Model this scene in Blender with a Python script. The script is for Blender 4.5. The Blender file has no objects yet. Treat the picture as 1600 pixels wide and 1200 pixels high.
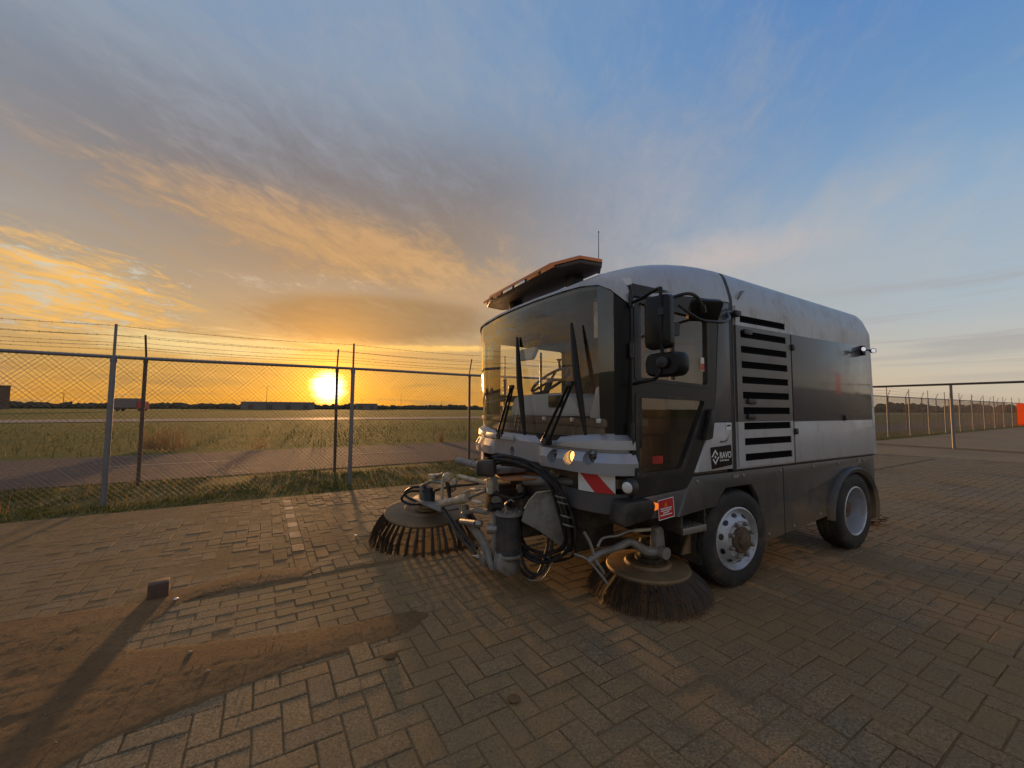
import bpy, bmesh, math, random
from mathutils import Matrix, Vector, noise as mnoise

SC = bpy.context.scene
COL = SC.collection
R = math.radians
# ------------------------------------------------------------------ camera
CAM_H = 1.34
F_PX, PITCH, ROLL = 635.744, 6.01921849e-02, 4.77828724e-03
cam = bpy.data.cameras.new('camera')
camo = bpy.data.objects.new('camera', cam)
COL.objects.link(camo)
SC.camera = camo
cam.sensor_width = 36.0
cam.lens = 36.0 * F_PX / 1600.0
cam.clip_start = 0.05
cam.clip_end = 6000.0
_fwd = Vector((0, math.cos(PITCH), math.sin(PITCH)))
_up = Vector((0, -math.sin(PITCH), math.cos(PITCH)))
_ri = Vector((1, 0, 0))
_r2 = _ri * math.cos(ROLL) + _up * math.sin(ROLL)
_u2 = -_ri * math.sin(ROLL) + _up * math.cos(ROLL)
_M = Matrix((_r2, _u2, -_fwd)).transposed().to_4x4()
_M.translation = Vector((0, 0, CAM_H))
camo.matrix_world = _M

# ------------------------------------------------------------------ light and exposure
SUN_AZ, SUN_EL = R(-24.3), R(2.7)          # azimuth from +Y towards +X, elevation
SUN_DIR = Vector((math.sin(SUN_AZ) * math.cos(SUN_EL), math.cos(SUN_AZ) * math.cos(SUN_EL), math.sin(SUN_EL)))
sun = bpy.data.lights.new('sun', 'SUN')
sun.energy = 4.3
sun.angle = R(2.6)
sun.color = (1.0, 0.50, 0.17)
suno = bpy.data.objects.new('sun', sun)
COL.objects.link(suno)
suno.location = SUN_DIR * 50
suno.rotation_euler = SUN_DIR.to_track_quat('Z', 'Y').to_euler()
SC.view_settings.view_transform = 'Standard'
SC.view_settings.look = 'None'
SC.view_settings.exposure = 0.25
SC.view_settings.gamma = 1.0
SC.view_settings.use_curve_mapping = False
SC.cycles.use_denoising = True
SC.cycles.max_bounces = 8
SC.cycles.transparent_max_bounces = 24
SC.cycles.sample_clamp_indirect = 6.0


# ------------------------------------------------------------------ tiny node language
class S:
    """a node socket with arithmetic"""
    def __init__(s, g, o): s.g, s.o = g, o
    def _m(s, op, b=None, c=None, clamp=False): return s.g.math(op, s, b, c, clamp)
    def __add__(s, b): return s._m('ADD', b)
    __radd__ = __add__
    def __sub__(s, b): return s._m('SUBTRACT', b)
    def __rsub__(s, b): return s.g.math('SUBTRACT', b, s)
    def __mul__(s, b): return s._m('MULTIPLY', b)
    __rmul__ = __mul__
    def __truediv__(s, b): return s._m('DIVIDE', b)
    def __neg__(s): return s._m('MULTIPLY', -1.0)
    def clamp(s): return s._m('ADD', 0.0, None, True)
    def smooth(s, a, b): return s.g.smooth(s, a, b)


class G:
    def __init__(s, tree): s.t = tree
    def node(s, typ, **kw):
        n = s.t.nodes.new(typ)
        for k, v in kw.items(): setattr(n, k, v)
        return n
    def put(s, inp, v):
        if isinstance(v, S): s.t.links.new(v.o, inp)
        elif isinstance(v, (tuple, list)) and len(v) == 3 and inp.type == 'RGBA': inp.default_value = (*v, 1)
        else: inp.default_value = v
    def math(s, op, a, b=None, c=None, clamp=False):
        n = s.node('ShaderNodeMath', operation=op, use_clamp=clamp)
        for i, v in enumerate((a, b, c)):
            if v is not None: s.put(n.inputs[i], v)
        return S(s, n.outputs[0])
    def smooth(s, v, a, b, lo=0.0, hi=1.0):
        n = s.node('ShaderNodeMapRange', interpolation_type='SMOOTHSTEP')
        s.put(n.inputs[0], v); s.put(n.inputs[1], a); s.put(n.inputs[2], b); s.put(n.inputs[3], lo); s.put(n.inputs[4], hi)
        return S(s, n.outputs[0])
    def vec(s, x, y, z=0.0):
        n = s.node('ShaderNodeCombineXYZ')
        for i, v in enumerate((x, y, z)): s.put(n.inputs[i], v)
        return S(s, n.outputs[0])
    def sep(s, v):
        n = s.node('ShaderNodeSeparateXYZ'); s.put(n.inputs[0], v)
        return [S(s, o) for o in n.outputs]
    def noise(s, v, scale, detail=4.0, rough=0.55, dist=0.0):
        n = s.node('ShaderNodeTexNoise'); s.put(n.inputs['Vector'], v)
        n.inputs['Scale'].default_value = scale; n.inputs['Detail'].default_value = detail
        n.inputs['Roughness'].default_value = rough; n.inputs['Distortion'].default_value = dist
        return S(s, n.outputs[0])
    def mix(s, f, a, b, mode='MIX'):
        n = s.node('ShaderNodeMix', data_type='RGBA', blend_type=mode)
        s.put(n.inputs[0], f); s.put(n.inputs[6], a); s.put(n.inputs[7], b)
        return S(s, n.outputs[2])
    def ramp(s, f, stops):
        n = s.node('ShaderNodeValToRGB'); e = n.color_ramp.elements
        while len(e) < len(stops): e.new(0.5)
        for q, (p, c) in zip(e, stops): q.position = p; q.color = (*c, 1)
        s.put(n.inputs[0], f)
        return S(s, n.outputs[0])
    def gauss(s, *pairs):
        t = None
        for v, c, w in pairs:
            q = (v - c) * (1.0 / w); q = q * q
            t = q if t is None else t + q
        return s.math('EXPONENT', t * -1.0)


# ------------------------------------------------------------------ sky
def build_world():
    w = bpy.data.worlds.new('World')
    SC.world = w
    w.use_nodes = True
    g = G(w.node_tree)
    bg = w.node_tree.nodes['Background']
    sky = g.node('ShaderNodeTexSky', sky_type='NISHITA', sun_disc=False)
    sky.sun_elevation = SUN_EL
    sky.sun_rotation = SUN_AZ
    sky.dust_density = 2.0
    tc = g.node('ShaderNodeTexCoord')
    D = S(g, tc.outputs['Generated'])
    x, y, z = g.sep(D)
    zc = g.math('MAXIMUM', z, 0.0)
    el = g.math('ARCSINE', zc) * 57.2958
    sh = Vector((math.sin(SUN_AZ), math.cos(SUN_AZ)))
    ca = x * sh.x + y * sh.y
    sa = x * sh.y - y * sh.x
    az = g.math('ARCTAN2', sa, ca) * 57.2958            # degrees right of the sun
    aabs = g.math('ABSOLUTE', az)
    dots = x * SUN_DIR.x + y * SUN_DIR.y + z * SUN_DIR.z
    gam = g.math('ARCCOSINE', g.math('MINIMUM', dots, 1.0)) * 57.2958   # degrees from the sun
    # clear sky: one ramp towards the sun, one away from it
    e01 = el * (1 / 50.0)
    toward = g.ramp(e01, [(0.0, (.74, .33, .045)), (.10, (.56, .33, .105)), (.22, (.42, .33, .215)), (.42, (.31, .33, .36)),
                          (.62, (.215, .315, .45)), (.82, (.15, .285, .49)), (1.0, (.13, .26, .48))])
    away = g.ramp(e01, [(0.0, (.56, .45, .32)), (.08, (.56, .50, .40)), (.2, (.40, .465, .51)), (.4, (.25, .39, .555)),
                        (.6, (.145, .285, .51)), (.8, (.09, .22, .49)), (1.0, (.05, .17, .47))])
    base = g.mix(g.math('MAXIMUM', az.smooth(25, 78), g.smooth(az, -62.0, -125.0)), toward, away)
    nish = g.node('ShaderNodeVectorMath', operation='SCALE')
    w.node_tree.links.new(sky.outputs[0], nish.inputs[0]); nish.inputs[3].default_value = 0.05
    base = g.mix(0.2, base, S(g, nish.outputs[0]), 'ADD')
    # cloud sheet: directions projected on a plane, stretched along the wind (fans out from azimuth +13)
    inv = g.math('DIVIDE', 1.0, zc + 0.12)
    px, py = x * inv, y * inv
    wa = R(13)
    al = px * math.sin(wa) + py * math.cos(wa)
    ac = px * math.cos(wa) - py * math.sin(wa)
    warp = g.noise(g.vec(al * 0.5, ac * 0.9, 3.1), 1.3, 3, .5)
    n1 = g.noise(g.vec(al * 0.30, ac * 0.62 + warp * 0.7, 0.0), 1.1, 6, .6, .3)
    n2 = g.noise(g.vec(al * 0.75 + warp * 0.6, ac * 1.6 + warp * 0.9, 7.7), 2.4, 9, .66, .5)
    n3 = g.noise(g.vec(al * 1.5, ac * 2.6 + warp, 1.7), 5.0, 8, .68, .6)
    wisps = n2 * 0.55 + n3 * 0.45
    # A: the broad grey sheet over the left and middle
    sheet = g.gauss((az, 8.0, 48.0), (el, 27.0, 17.0))
    sheetm = (sheet * 1.25 + (n1 - 0.5) * 1.3 + (wisps - 0.5) * 1.5).smooth(0.15, 1.15)
    warm = el.smooth(30.0, 15.0)
    warm = g.smooth(el + (n1 - .5) * 10, 31.0, 15.0) * g.smooth(az, 70.0, 20.0) * g.smooth(az, -95.0, -45.0)
    ccol = g.mix(warm, (.190, .190, .208), (.33, .238, .150))
    ccol = g.mix(el.smooth(28, 41), ccol, (.225, .300, .405))
    ccol = g.mix(az.smooth(14, 50), ccol, (.335, .35, .41))
    c = g.mix(sheetm * 0.9, base, ccol)
    # thin high veil over the upper left
    veil = g.gauss((az * el.smooth(75, 45), -2.0, 60.0), (g.math('MINIMUM', el, 42.0), 42.0, 14.0))
    c = g.mix((veil * 0.75 + (wisps - 0.5) * 1.5 + (n1 - .5)).smooth(0.15, 1.1) * 0.7, c, (.30, .355, .43))
    # B: glowing underlit band across the middle of the sheet
    band = g.gauss((az, 2.0, 24.0), (el + az * 0.08, 21.0, 4.4))
    bm = (band * 1.05 + (wisps - 0.5) * 3.0 + (n1 - .5) * 1.2 - 0.15).smooth(0.10, 1.1)
    c = g.mix(bm * 0.55 * band.smooth(.02, .4), c, (.68, .385, .15))
    peach = g.gauss((az, 19.0, 13.0), (el, 16.0, 4.5))
    c = g.mix((peach + (wisps - .5) * 1.4).smooth(.2, 1.1) * .65, c, (.56, .365, .20))
    # grey window with pale streaks inside the band
    win = g.gauss((az, 0.0, 11.0), (el, 14.3, 2.4))
    c = g.mix((win * 1.3 + (n1 - .5)).smooth(.3, 1.0) * .8, c, (.36, .31, .245))
    c = g.mix((n2 * .5 + n3 * .5).smooth(.50, .70) * win.smooth(.1, .6) * .75, c, (.62, .56, .46))
    # C: broken gold clouds low on the left
    gold = g.gauss((az, -26.0, 14.0), (el, 11.0, 4.6)) * g.smooth(az, -6.0, -16.0)
    gm = (gold * 0.9 + (wisps - 0.5) * 4.2 - 0.1).smooth(0.15, 1.0)
    c = g.mix(gm * 0.9 * gold.smooth(.04, .4), c, (.90, .50, .13))
    holes = (gold * 0.8 + (0.5 - n3) * 4.6 - 0.30).smooth(0.2, 1.0)
    c = g.mix(holes * 0.75 * gold.smooth(.1, .5), c, (.64, .62, .50))
    # broken cloud carries on beyond the left edge of the picture
    lft = g.smooth(az, -24.0, -40.0) * g.smooth(el, 55.0, 30.0) * g.smooth(az, -130.0, -80.0)
    c = g.mix(n2.smooth(.44, .60) * lft * .8, c, (.235, .225, .235))
    c = g.mix(n1.smooth(.54, .40) * lft * .7, c, (.38, .43, .47))
    c = g.mix((n3 * .6 + n1 * .4).smooth(.50, .66) * lft * el.smooth(28, 12) * .75, c, (.66, .42, .22))
    # D: the brown-grey bank right above the sun
    dark = g.gauss((az, 6.0, 15.0), (el - az * 0.03, 11.6, 3.1))
    dm = (dark * 1.45 + (wisps - 0.5) * 1.4).smooth(0.25, 0.85)
    c = g.mix(dm * 0.9, c, (.31, .215, .125))
    rim = g.gauss((az, 12.0, 14.0), (el - az * 0.03, 7.8, 0.55))
    c = g.mix((rim + (wisps - .5) * 1.6).smooth(.25, .9) * rim.smooth(.05, .5), c, (1.0, .62, .20))
    # E: bright slot under it, broken by streaks
    n5 = g.noise(g.vec(az * 0.045, el * 0.55 + warp * .6, 4.0), 2.0, 8, .62, .6)
    slot = g.gauss((az, -11.0, 11.0), (el, 7.0, 1.9))
    c = g.mix((slot * 1.0 + (n5 - 0.5) * 2.6).smooth(0.2, 1.0) * 0.9 * slot.smooth(.05, .4), c, (.98, .76, .36))
    # low streaks near the horizon
    low = g.smooth(el, 9.0, 1.0) * g.smooth(aabs, 60.0, 25.0)
    c = g.mix(n5.smooth(0.47, 0.62) * low * 0.75, c, (.50, .295, .105))
    c = g.mix(n5.smooth(0.40, 0.30) * low * 0.7, c, (1.0, .60, .15))
    # F: thin cirrus on the right
    cir = g.gauss((az, 62.0, 30.0), (el, 16.0, 11.0))
    cm = (cir * 0.9 + (n2 - 0.5) * 0.8 + (n1 - .5) * 1.8).smooth(0.20, 1.15)
    c = g.mix(cm * 0.6, c, (.46, .46, .455))
    pink = g.gauss((az, 52.0, 12.0), (el, 19.0, 3.0))
    c = g.mix((pink * 1.0 + (wisps - .5) * 1.0 + (n1 - .5)).smooth(.2, 1.2) * .55, c, (.60, .49, .44))
    n6 = g.noise(g.vec(az * 0.02, el * 0.35, 9.0), 2.2, 6, .58, .4)
    rlow = g.smooth(az, 35.0, 55.0) * g.gauss((el, 8.0, 6.0))
    c = g.mix(n6.smooth(.46, .66) * rlow * 0.6, c, (.36, .345, .34))
    # unseen cloud added overhead and behind to warm the light on ground and flank
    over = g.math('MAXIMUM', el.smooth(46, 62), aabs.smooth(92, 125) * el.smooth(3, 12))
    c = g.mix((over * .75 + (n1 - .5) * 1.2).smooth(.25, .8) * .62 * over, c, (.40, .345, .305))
    # texture of the cloud itself
    tex = (wisps - 0.5) * 1.5 + (n1 - .5) * .5
    tm = g.smooth(az, 62.0, 25.0) * (g.smooth(el, 40.0, 24.0) * .8 + .2)
    sc_ = g.node('ShaderNodeVectorMath', operation='SCALE')
    g.put(sc_.inputs[0], c); g.put(sc_.inputs[3], tex * tm * 0.48 + 0.98)
    c = S(g, sc_.outputs[0])
    # sun glow and disc
    glow1 = g.math('EXPONENT', gam * (-1 / 3.0))
    glow2 = g.math('EXPONENT', gam * (-1 / 11.0))
    c = g.mix(glow2 * 0.50, c, (1.0, .42, .025))
    n = g.node('ShaderNodeMix', data_type='RGBA', blend_type='ADD', clamp_result=False)
    g.put(n.inputs[0], glow1 * (0.45 + n5 * 1.3)); g.put(n.inputs[6], c); g.put(n.inputs[7], (2.5, .98, .05))
    c = S(g, n.outputs[2])
    n = g.node('ShaderNodeMix', data_type='RGBA', blend_type='ADD', clamp_result=False)
    g.put(n.inputs[0], g.smooth(gam + (n5 - .5) * 2.2, 2.5, 0.3)); g.put(n.inputs[6], c); g.put(n.inputs[7], (7.5, 5.6, 2.2))
    c = S(g, n.outputs[2])
    # below the horizon the far ground
    c = g.mix(g.smooth(z, 0.0, -0.02), c, (.10, .075, .035))
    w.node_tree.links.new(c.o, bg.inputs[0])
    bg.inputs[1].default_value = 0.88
build_world()


# ------------------------------------------------------------------ mesh helpers
RND = random.Random(11)
FA = 0.54468                                   # the fence line, the paving and the roads run at this angle
UF = Vector((math.cos(FA), math.sin(FA), 0)); NF = Vector((-math.sin(FA), math.cos(FA), 0))
def gw(s, t, z=0.0): return UF * s + NF * t + Vector((0, 0, z))
ROTF = Matrix.Rotation(FA, 4, 'Z')


class MB:
    """collects faces, then becomes ONE mesh object"""
    def __init__(s): s.v, s.f, s.m, s.a = [], [], [], []
    def face(s, idx, mi=0): s.f.append(tuple(idx)); s.m.append(mi)
    def add(s, verts, faces, mi=0, mat=None):
        o = len(s.v)
        s.v += [tuple(mat @ Vector(q)) if mat is not None else tuple(q) for q in verts]
        for q in faces: s.face([i + o for i in q], mi)
        return s
    def box(s, c, d, mi=0, mat=None):
        x, y, z = d[0] / 2, d[1] / 2, d[2] / 2
        vs = [(c[0] + i * x, c[1] + j * y, c[2] + k * z) for k in (-1, 1) for j in (-1, 1) for i in (-1, 1)]
        return s.add(vs, [(0, 2, 3, 1), (4, 5, 7, 6), (0, 1, 5, 4), (2, 6, 7, 3), (0, 4, 6, 2), (1, 3, 7, 5)], mi, mat)
    def prism(s, poly, axis, a, b, mi=0, mat=None):
        """poly in the two other axes (in xyz order), extruded along axis from a to b"""
        n = len(poly)
        def P(q, h):
            if axis == 'x': return (h, q[0], q[1])
            if axis == 'y': return (q[0], h, q[1])
            return (q[0], q[1], h)
        vs = [P(q, a) for q in poly] + [P(q, b) for q in poly]
        fs = [tuple(range(n))[::-1], tuple(range(n, 2 * n))] + [(i, (i + 1) % n, n + (i + 1) % n, n + i) for i in range(n)]
        return s.add(vs, fs, mi, mat)
    def tube(s, pts, r, n=8, mi=0, caps=True, mat=None):
        pts = [Vector(q) for q in pts]
        k = len(pts)
        rr = r if isinstance(r, (list, tuple)) else [r] * k
        vs, fs = [], []
        ref = Vector((0, 0, 1))
        last = None
        for i, q in enumerate(pts):
            d = (pts[min(i + 1, k - 1)] - pts[max(i - 1, 0)])
            d = d.normalized() if d.length > 1e-9 else Vector((0, 0, 1))
            if last is None:
                u = d.cross(ref if abs(d.z) < .95 else Vector((1, 0, 0))).normalized()
            else:
                u = (last - d * last.dot(d)).normalized()
            last = u
            w = d.cross(u)
            for j in range(n):
                an = 2 * math.pi * j / n
                vs.append(q + (u * math.cos(an) + w * math.sin(an)) * rr[i])
        for i in range(k - 1):
            for j in range(n):
                fs.append((i * n + j, i * n + (j + 1) % n, (i + 1) * n + (j + 1) % n, (i + 1) * n + j))
        if caps:
            fs.append(tuple(range(n))[::-1]); fs.append(tuple(range((k - 1) * n, k * n)))
        return s.add(vs, fs, mi, mat)
    def lathe(s, prof, n=32, mi=0, mat=None, close=False):
        """profile [(radius, height)] turned about z"""
        vs, fs = [], []
        for r_, h in prof:
            for j in range(n):
                an = 2 * math.pi * j / n
                vs.append((r_ * math.cos(an), r_ * math.sin(an), h))
        k = len(prof)
        for i in range(k - 1 + (1 if close else 0)):
            i2 = (i + 1) % k
            for j in range(n):
                fs.append((i * n + j, i * n + (j + 1) % n, i2 * n + (j + 1) % n, i2 * n + j))
        return s.add(vs, fs, mi, mat)
    def grid(s, rows, mi=0, flip=False, closed=False, mf=None):
        """rows of equally many points"""
        o = len(s.v); nn = len(rows[0])
        for r_ in rows: s.v += [tuple(q) for q in r_]
        for i in range(len(rows) - 1):
            for j in range(nn if closed else nn - 1):
                j2 = (j + 1) % nn
                q = (o + i * nn + j, o + i * nn + j2, o + (i + 1) * nn + j2, o + (i + 1) * nn + j)
                s.face(q[::-1] if flip else q, mf(i, j) if mf else mi)
        return s
    def build(s, name, mats, parent=None, bevel=0.0, smooth=35, seg=2, loc=None, rot=None, attr=None, fixn=False):
        me = bpy.data.meshes.new(name)
        me.from_pydata(s.v, [], s.f)
        for m in (mats if isinstance(mats, (list, tuple)) else [mats]): me.materials.append(m)
        if any(s.m): me.polygons.foreach_set('material_index', s.m)
        if bevel > 0 or fixn:
            bm = bmesh.new(); bm.from_mesh(me)
            bmesh.ops.remove_doubles(bm, verts=bm.verts, dist=1e-5)
            if fixn: bmesh.ops.recalc_face_normals(bm, faces=bm.faces)
            if bevel > 0:
                es = [e for e in bm.edges if len(e.link_faces) == 2 and e.calc_face_angle(0) > R(28)]
                bmesh.ops.bevel(bm, geom=es, offset=bevel, offset_type='OFFSET', segments=seg, profile=.5, affect='EDGES', clamp_overlap=True)
            bm.to_mesh(me); bm.free()
        if attr is not None and len(me.polygons) == len(attr):
            a = me.attributes.new('rnd', 'FLOAT', 'FACE'); a.data.foreach_set('value', attr)
        if smooth:
            me.shade_smooth(); me.set_sharp_from_angle(angle=R(smooth))
        me.update()
        o = bpy.data.objects.new(name, me)
        COL.objects.link(o)
        if parent is not None: o.parent = parent
        if loc is not None: o.location = loc
        if rot is not None: o.rotation_euler = rot
        return o


def tag(o, label=None, cat=None, group=None, kind=None):
    if label: o['label'] = label
    if cat: o['category'] = cat
    if group: o['group'] = group
    if kind: o['kind'] = kind
    return o
def empty(name, loc=(0, 0, 0), rz=0.0):
    o = bpy.data.objects.new(name, None)
    COL.objects.link(o)
    o.location = loc; o.rotation_euler = (0, 0, rz); o.empty_display_size = .2
    return o
def share(o, loc=None, rot=None, parent=None, scale=None):
    c = o.copy(); COL.objects.link(c)
    if parent is not None: c.parent = parent
    if loc is not None: c.location = loc
    if rot is not None: c.rotation_euler = rot
    if scale is not None: c.scale = scale
    return c
def copy_tree(o, parent=None):
    c = o.copy(); COL.objects.link(c)
    if parent is not None: c.parent = parent
    for ch in list(o.children): copy_tree(ch, c)
    return c


# ------------------------------------------------------------------ materials
def mat(name, col, rough=.5, metal=0.0, coat=0.0, dirt=None, dirt_amt=0.0, dirt_scale=6.0, bump=0.0, bump_scale=60.0, spec=.5, var=0.08, var_scale=3.0, runs=0.0, mud=0.0):
    m = bpy.data.materials.new(name); m.use_nodes = True
    g = G(m.node_tree); b = m.node_tree.nodes['Principled BSDF']
    tc = g.node('ShaderNodeTexCoord'); O = S(g, tc.outputs['Object'])
    n1 = g.noise(O, var_scale, 5, .6)
    c = g.mix(n1, tuple(max(0, q * (1 - var)) for q in col), tuple(min(1, q * (1 + var)) for q in col))
    rv = None
    if dirt_amt > 0:
        n2 = g.noise(O, dirt_scale, 7, .65)
        ox, oy, oz = g.sep(O)
        f = n2.smooth(.42, .72) * dirt_amt
        if runs > 0:
            n4 = g.noise(g.vec(ox * 9.0, oy * 9.0, oz * .9), 2.0, 6, .7)
            f = (f + n4.smooth(.50, .74) * runs).clamp()
        if mud > 0:
            f = (f + (g.smooth(oz, .80, .28) * 1.1 + (n2 - .5) * 1.6 - .25).smooth(0.0, .9) * mud).clamp()
        c = g.mix(f, c, dirt)
        rv = f * (.85 - rough) + rough
    g.put(b.inputs['Base Color'], c)
    b.inputs['Metallic'].default_value = metal
    if rv is not None: g.put(b.inputs['Roughness'], rv)
    else: g.put(b.inputs['Roughness'], n1 * .12 + (rough - .06))
    b.inputs['Coat Weight'].default_value = coat; b.inputs['Coat Roughness'].default_value = .08
    b.inputs['Specular IOR Level'].default_value = spec
    if bump > 0:
        n3 = g.noise(O, bump_scale, 4, .6)
        bn = g.node('ShaderNodeBump'); bn.inputs['Distance'].default_value = bump
        g.put(bn.inputs['Height'], n3)
        m.node_tree.links.new(bn.outputs[0], b.inputs['Normal'])
    return m
def mat_emit(name, col, strength, rough=.3):
    m = bpy.data.materials.new(name); m.use_nodes = True
    b = m.node_tree.nodes['Principled BSDF']
    b.inputs['Base Color'].default_value = (*col, 1); b.inputs['Roughness'].default_value = rough
    b.inputs['Emission Color'].default_value = (*col, 1); b.inputs['Emission Strength'].default_value = strength
    return m
def mat_glass(name, tint, k=3.0, rough=.01, dust=0.0):
    """thin sheet: tinted straight-through light plus a mirror part that grows towards grazing (both faces alike)"""
    m = bpy.data.materials.new(name); m.use_nodes = True
    t = m.node_tree; t.nodes.clear(); g = G(t)
    out = t.nodes.new('ShaderNodeOutputMaterial')
    tr = t.nodes.new('ShaderNodeBsdfTransparent'); tr.inputs[0].default_value = (*tint, 1)
    gl = t.nodes.new('ShaderNodeBsdfGlossy'); gl.inputs['Roughness'].default_value = rough
    ge = t.nodes.new('ShaderNodeNewGeometry'); dp = t.nodes.new('ShaderNodeVectorMath'); dp.operation = 'DOT_PRODUCT'
    t.links.new(ge.outputs['Normal'], dp.inputs[0]); t.links.new(ge.outputs['Incoming'], dp.inputs[1])
    c = g.math('ABSOLUTE', S(g, dp.outputs['Value']))
    f = g.math('POWER', 1.0 - c, 4.0) * .9 + .045
    mx = t.nodes.new('ShaderNodeMixShader')
    g.put(mx.inputs[0], (f * k).clamp())
    t.links.new(tr.outputs[0], mx.inputs[1]); t.links.new(gl.outputs[0], mx.inputs[2])
    last = mx
    if dust > 0:
        tc = g.node('ShaderNodeTexCoord'); O = S(g, tc.outputs['Object'])
        x, y, z = g.sep(O)
        n = g.noise(g.vec(x * 3.0, y * 3.0, z * .6), 3.0, 6, .65).smooth(.40, .8)
        df = t.nodes.new('ShaderNodeBsdfDiffuse'); df.inputs[0].default_value = (.45, .38, .28, 1)
        m2 = t.nodes.new('ShaderNodeMixShader'); g.put(m2.inputs[0], n * dust)
        t.links.new(mx.outputs[0], m2.inputs[1]); t.links.new(df.outputs[0], m2.inputs[2]); last = m2
    t.links.new(last.outputs[0], out.inputs[0])
    return m

DUST = (.22, .165, .10)
M = {}
M['silver'] = mat('silver_paint', (.47, .475, .49), .38, .18, .15, (.30, .245, .18), .35, 3.0, runs=.38)
M['dark_paint'] = mat('dark_grey_paint', (.085, .083, .086), .30, 0, .65, (.15, .12, .09), .25, 4.0, runs=.25)
M['grey_paint'] = mat('mid_grey_paint', (.092, .091, .094), .36, .1, .2, (.16, .125, .085), .30, 5.0)
M['door_paint'] = mat('door_charcoal_paint', (.020, .019, .019), .40, 0, .1, (.10, .075, .05), .2, 5.0, spec=.3)
M['lane'] = mat('worn_lane_paint', (.30, .24, .20), .8)
M['bar_base'] = mat('light_bar_base', (.07, .045, .03), .5)
M['bumper'] = mat('bumper_silver_paint', (.36, .365, .385), .32, .35, .25, (.26, .21, .16), .2, 4.0, runs=.12)
M['void'] = mat('dark_opening', (.006, .006, .006), .9, spec=.05)
M['mirror_black'] = mat('mirror_shell', (.012, .012, .013), .42, spec=.25)
M['skirt'] = mat('chassis_grey_paint', (.062, .062, .062), .42, 0, .1, (.17, .12, .07), .45, 3.5, runs=.25, mud=.75)
M['black'] = mat('black_plastic', (.014, .014, .015), .45, 0, 0, DUST, .25, 6.0, .0006, 220)
M['gloss_black'] = mat('black_gloss', (.010, .010, .011), .18)
M['rubber'] = mat('tyre_rubber', (.020, .019, .018), .72, 0, 0, (.12, .085, .05), .75, 5.0, .001, 160)
M['rim'] = mat('rim_silver', (.48, .50, .54), .42, .55, 0, (.18, .125, .08), .45, 9.0)
M['hub'] = mat('rusty_hub', (.12, .075, .045), .75, .1, 0, (.035, .025, .02), .8, 22.0, .002, 60)
M['steel'] = mat('bare_steel', (.30, .29, .27), .45, .7, 0, DUST, .5, 7.0)
M['arm'] = mat('pale_grey_arm_paint', (.24, .23, .205), .5, .1, 0, (.10, .065, .04), .8, 9.0)
M['cream'] = mat('cream_linkage_paint', (.52, .45, .32), .45, .1, 0, (.16, .10, .05), .65, 11.0)
M['plate'] = mat('orange_primer_plate', (.42, .17, .06), .5, 0, 0, DUST, .4, 8.0)
M['hydro'] = mat('dark_motor_housing', (.040, .042, .050), .42, .2, 0, DUST, .35, 7.0)
M['hose'] = mat('hydraulic_hose_rubber', (.012, .011, .011), .45, 0, 0, DUST, .2, 14.0, spec=.35)
M['white'] = mat('white_paint', (.72, .72, .70), .4, 0, .2, (.35, .28, .2), .3, 6.0)
M['red'] = mat('red_reflective', (.55, .018, .02), .35, 0, .2, (.25, .05, .03), .2, 7.0)
M['amber'] = mat('amber_plastic', (.75, .20, .015), .22, 0, .3)
M['disc'] = mat('dusty_brush_disc', (.18, .12, .06), .62, .2, 0, (.32, .205, .10), .8, 5.0, .001, 80)
M['bristle'] = mat('steel_bristle', (.062, .042, .026), .6, .2, 0, (.13, .085, .045), .35, 12.0)
M['interior'] = mat('sun_tinted_cab_trim', (.17, .12, .078), .7)  # trim colour warmed to stand in for amber sunlight inside the cab
M['interior_pale'] = mat('pale_dash_plastic', (.55, .54, .52), .6)
M['seat'] = mat('sun_tinted_seat_cloth', (.26, .115, .035), .9, bump=.001, bump_scale=300)  # orange-brown put into the cloth to imitate sunlight seen through the door glass
M['under'] = mat('underbody_grime', (.022, .018, .014), .8, 0, 0, DUST, .4, 5.0)
M['windscreen'] = mat_glass('windscreen_glass', (.95, .95, .92), 2.3, .012, .04)
M['side_glass'] = mat_glass('tinted_side_glass', (.90, .90, .86), 1.9, .012, .07)
M['far_glass'] = mat_glass('clear_side_glass', (.96, .96, .93), 1.4, .012, .03)
M['lens'] = mat_glass('lamp_lens', (.9, .9, .9), 1.0, .05)
M['chrome'] = mat('lamp_reflector', (.75, .75, .77), .12, 1.0)
M['lit'] = mat_emit('lit_headlamp', (1.0, .66, .22), 1.5)
M['lit_amber'] = mat_emit('lit_indicator', (1.0, .22, .02), .55)
M['lit_white'] = mat_emit('lit_work_lamp', (.85, .82, .92), .42)
M['galv'] = mat('galvanised_steel', (.21, .20, .205), .5, .35, 0, (.16, .12, .10), .35, 12.0)
M['rust'] = mat('rusty_post_steel', (.13, .085, .06), .62, .35, 0, (.07, .04, .025), .6, 14.0)
M['wire'] = mat('fence_wire', (.15, .135, .12), .6, .25)
M['letter'] = mat('white_lettering', (.78, .78, .76), .45)
M['green'] = mat('green_print', (.10, .30, .07), .5)


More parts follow.
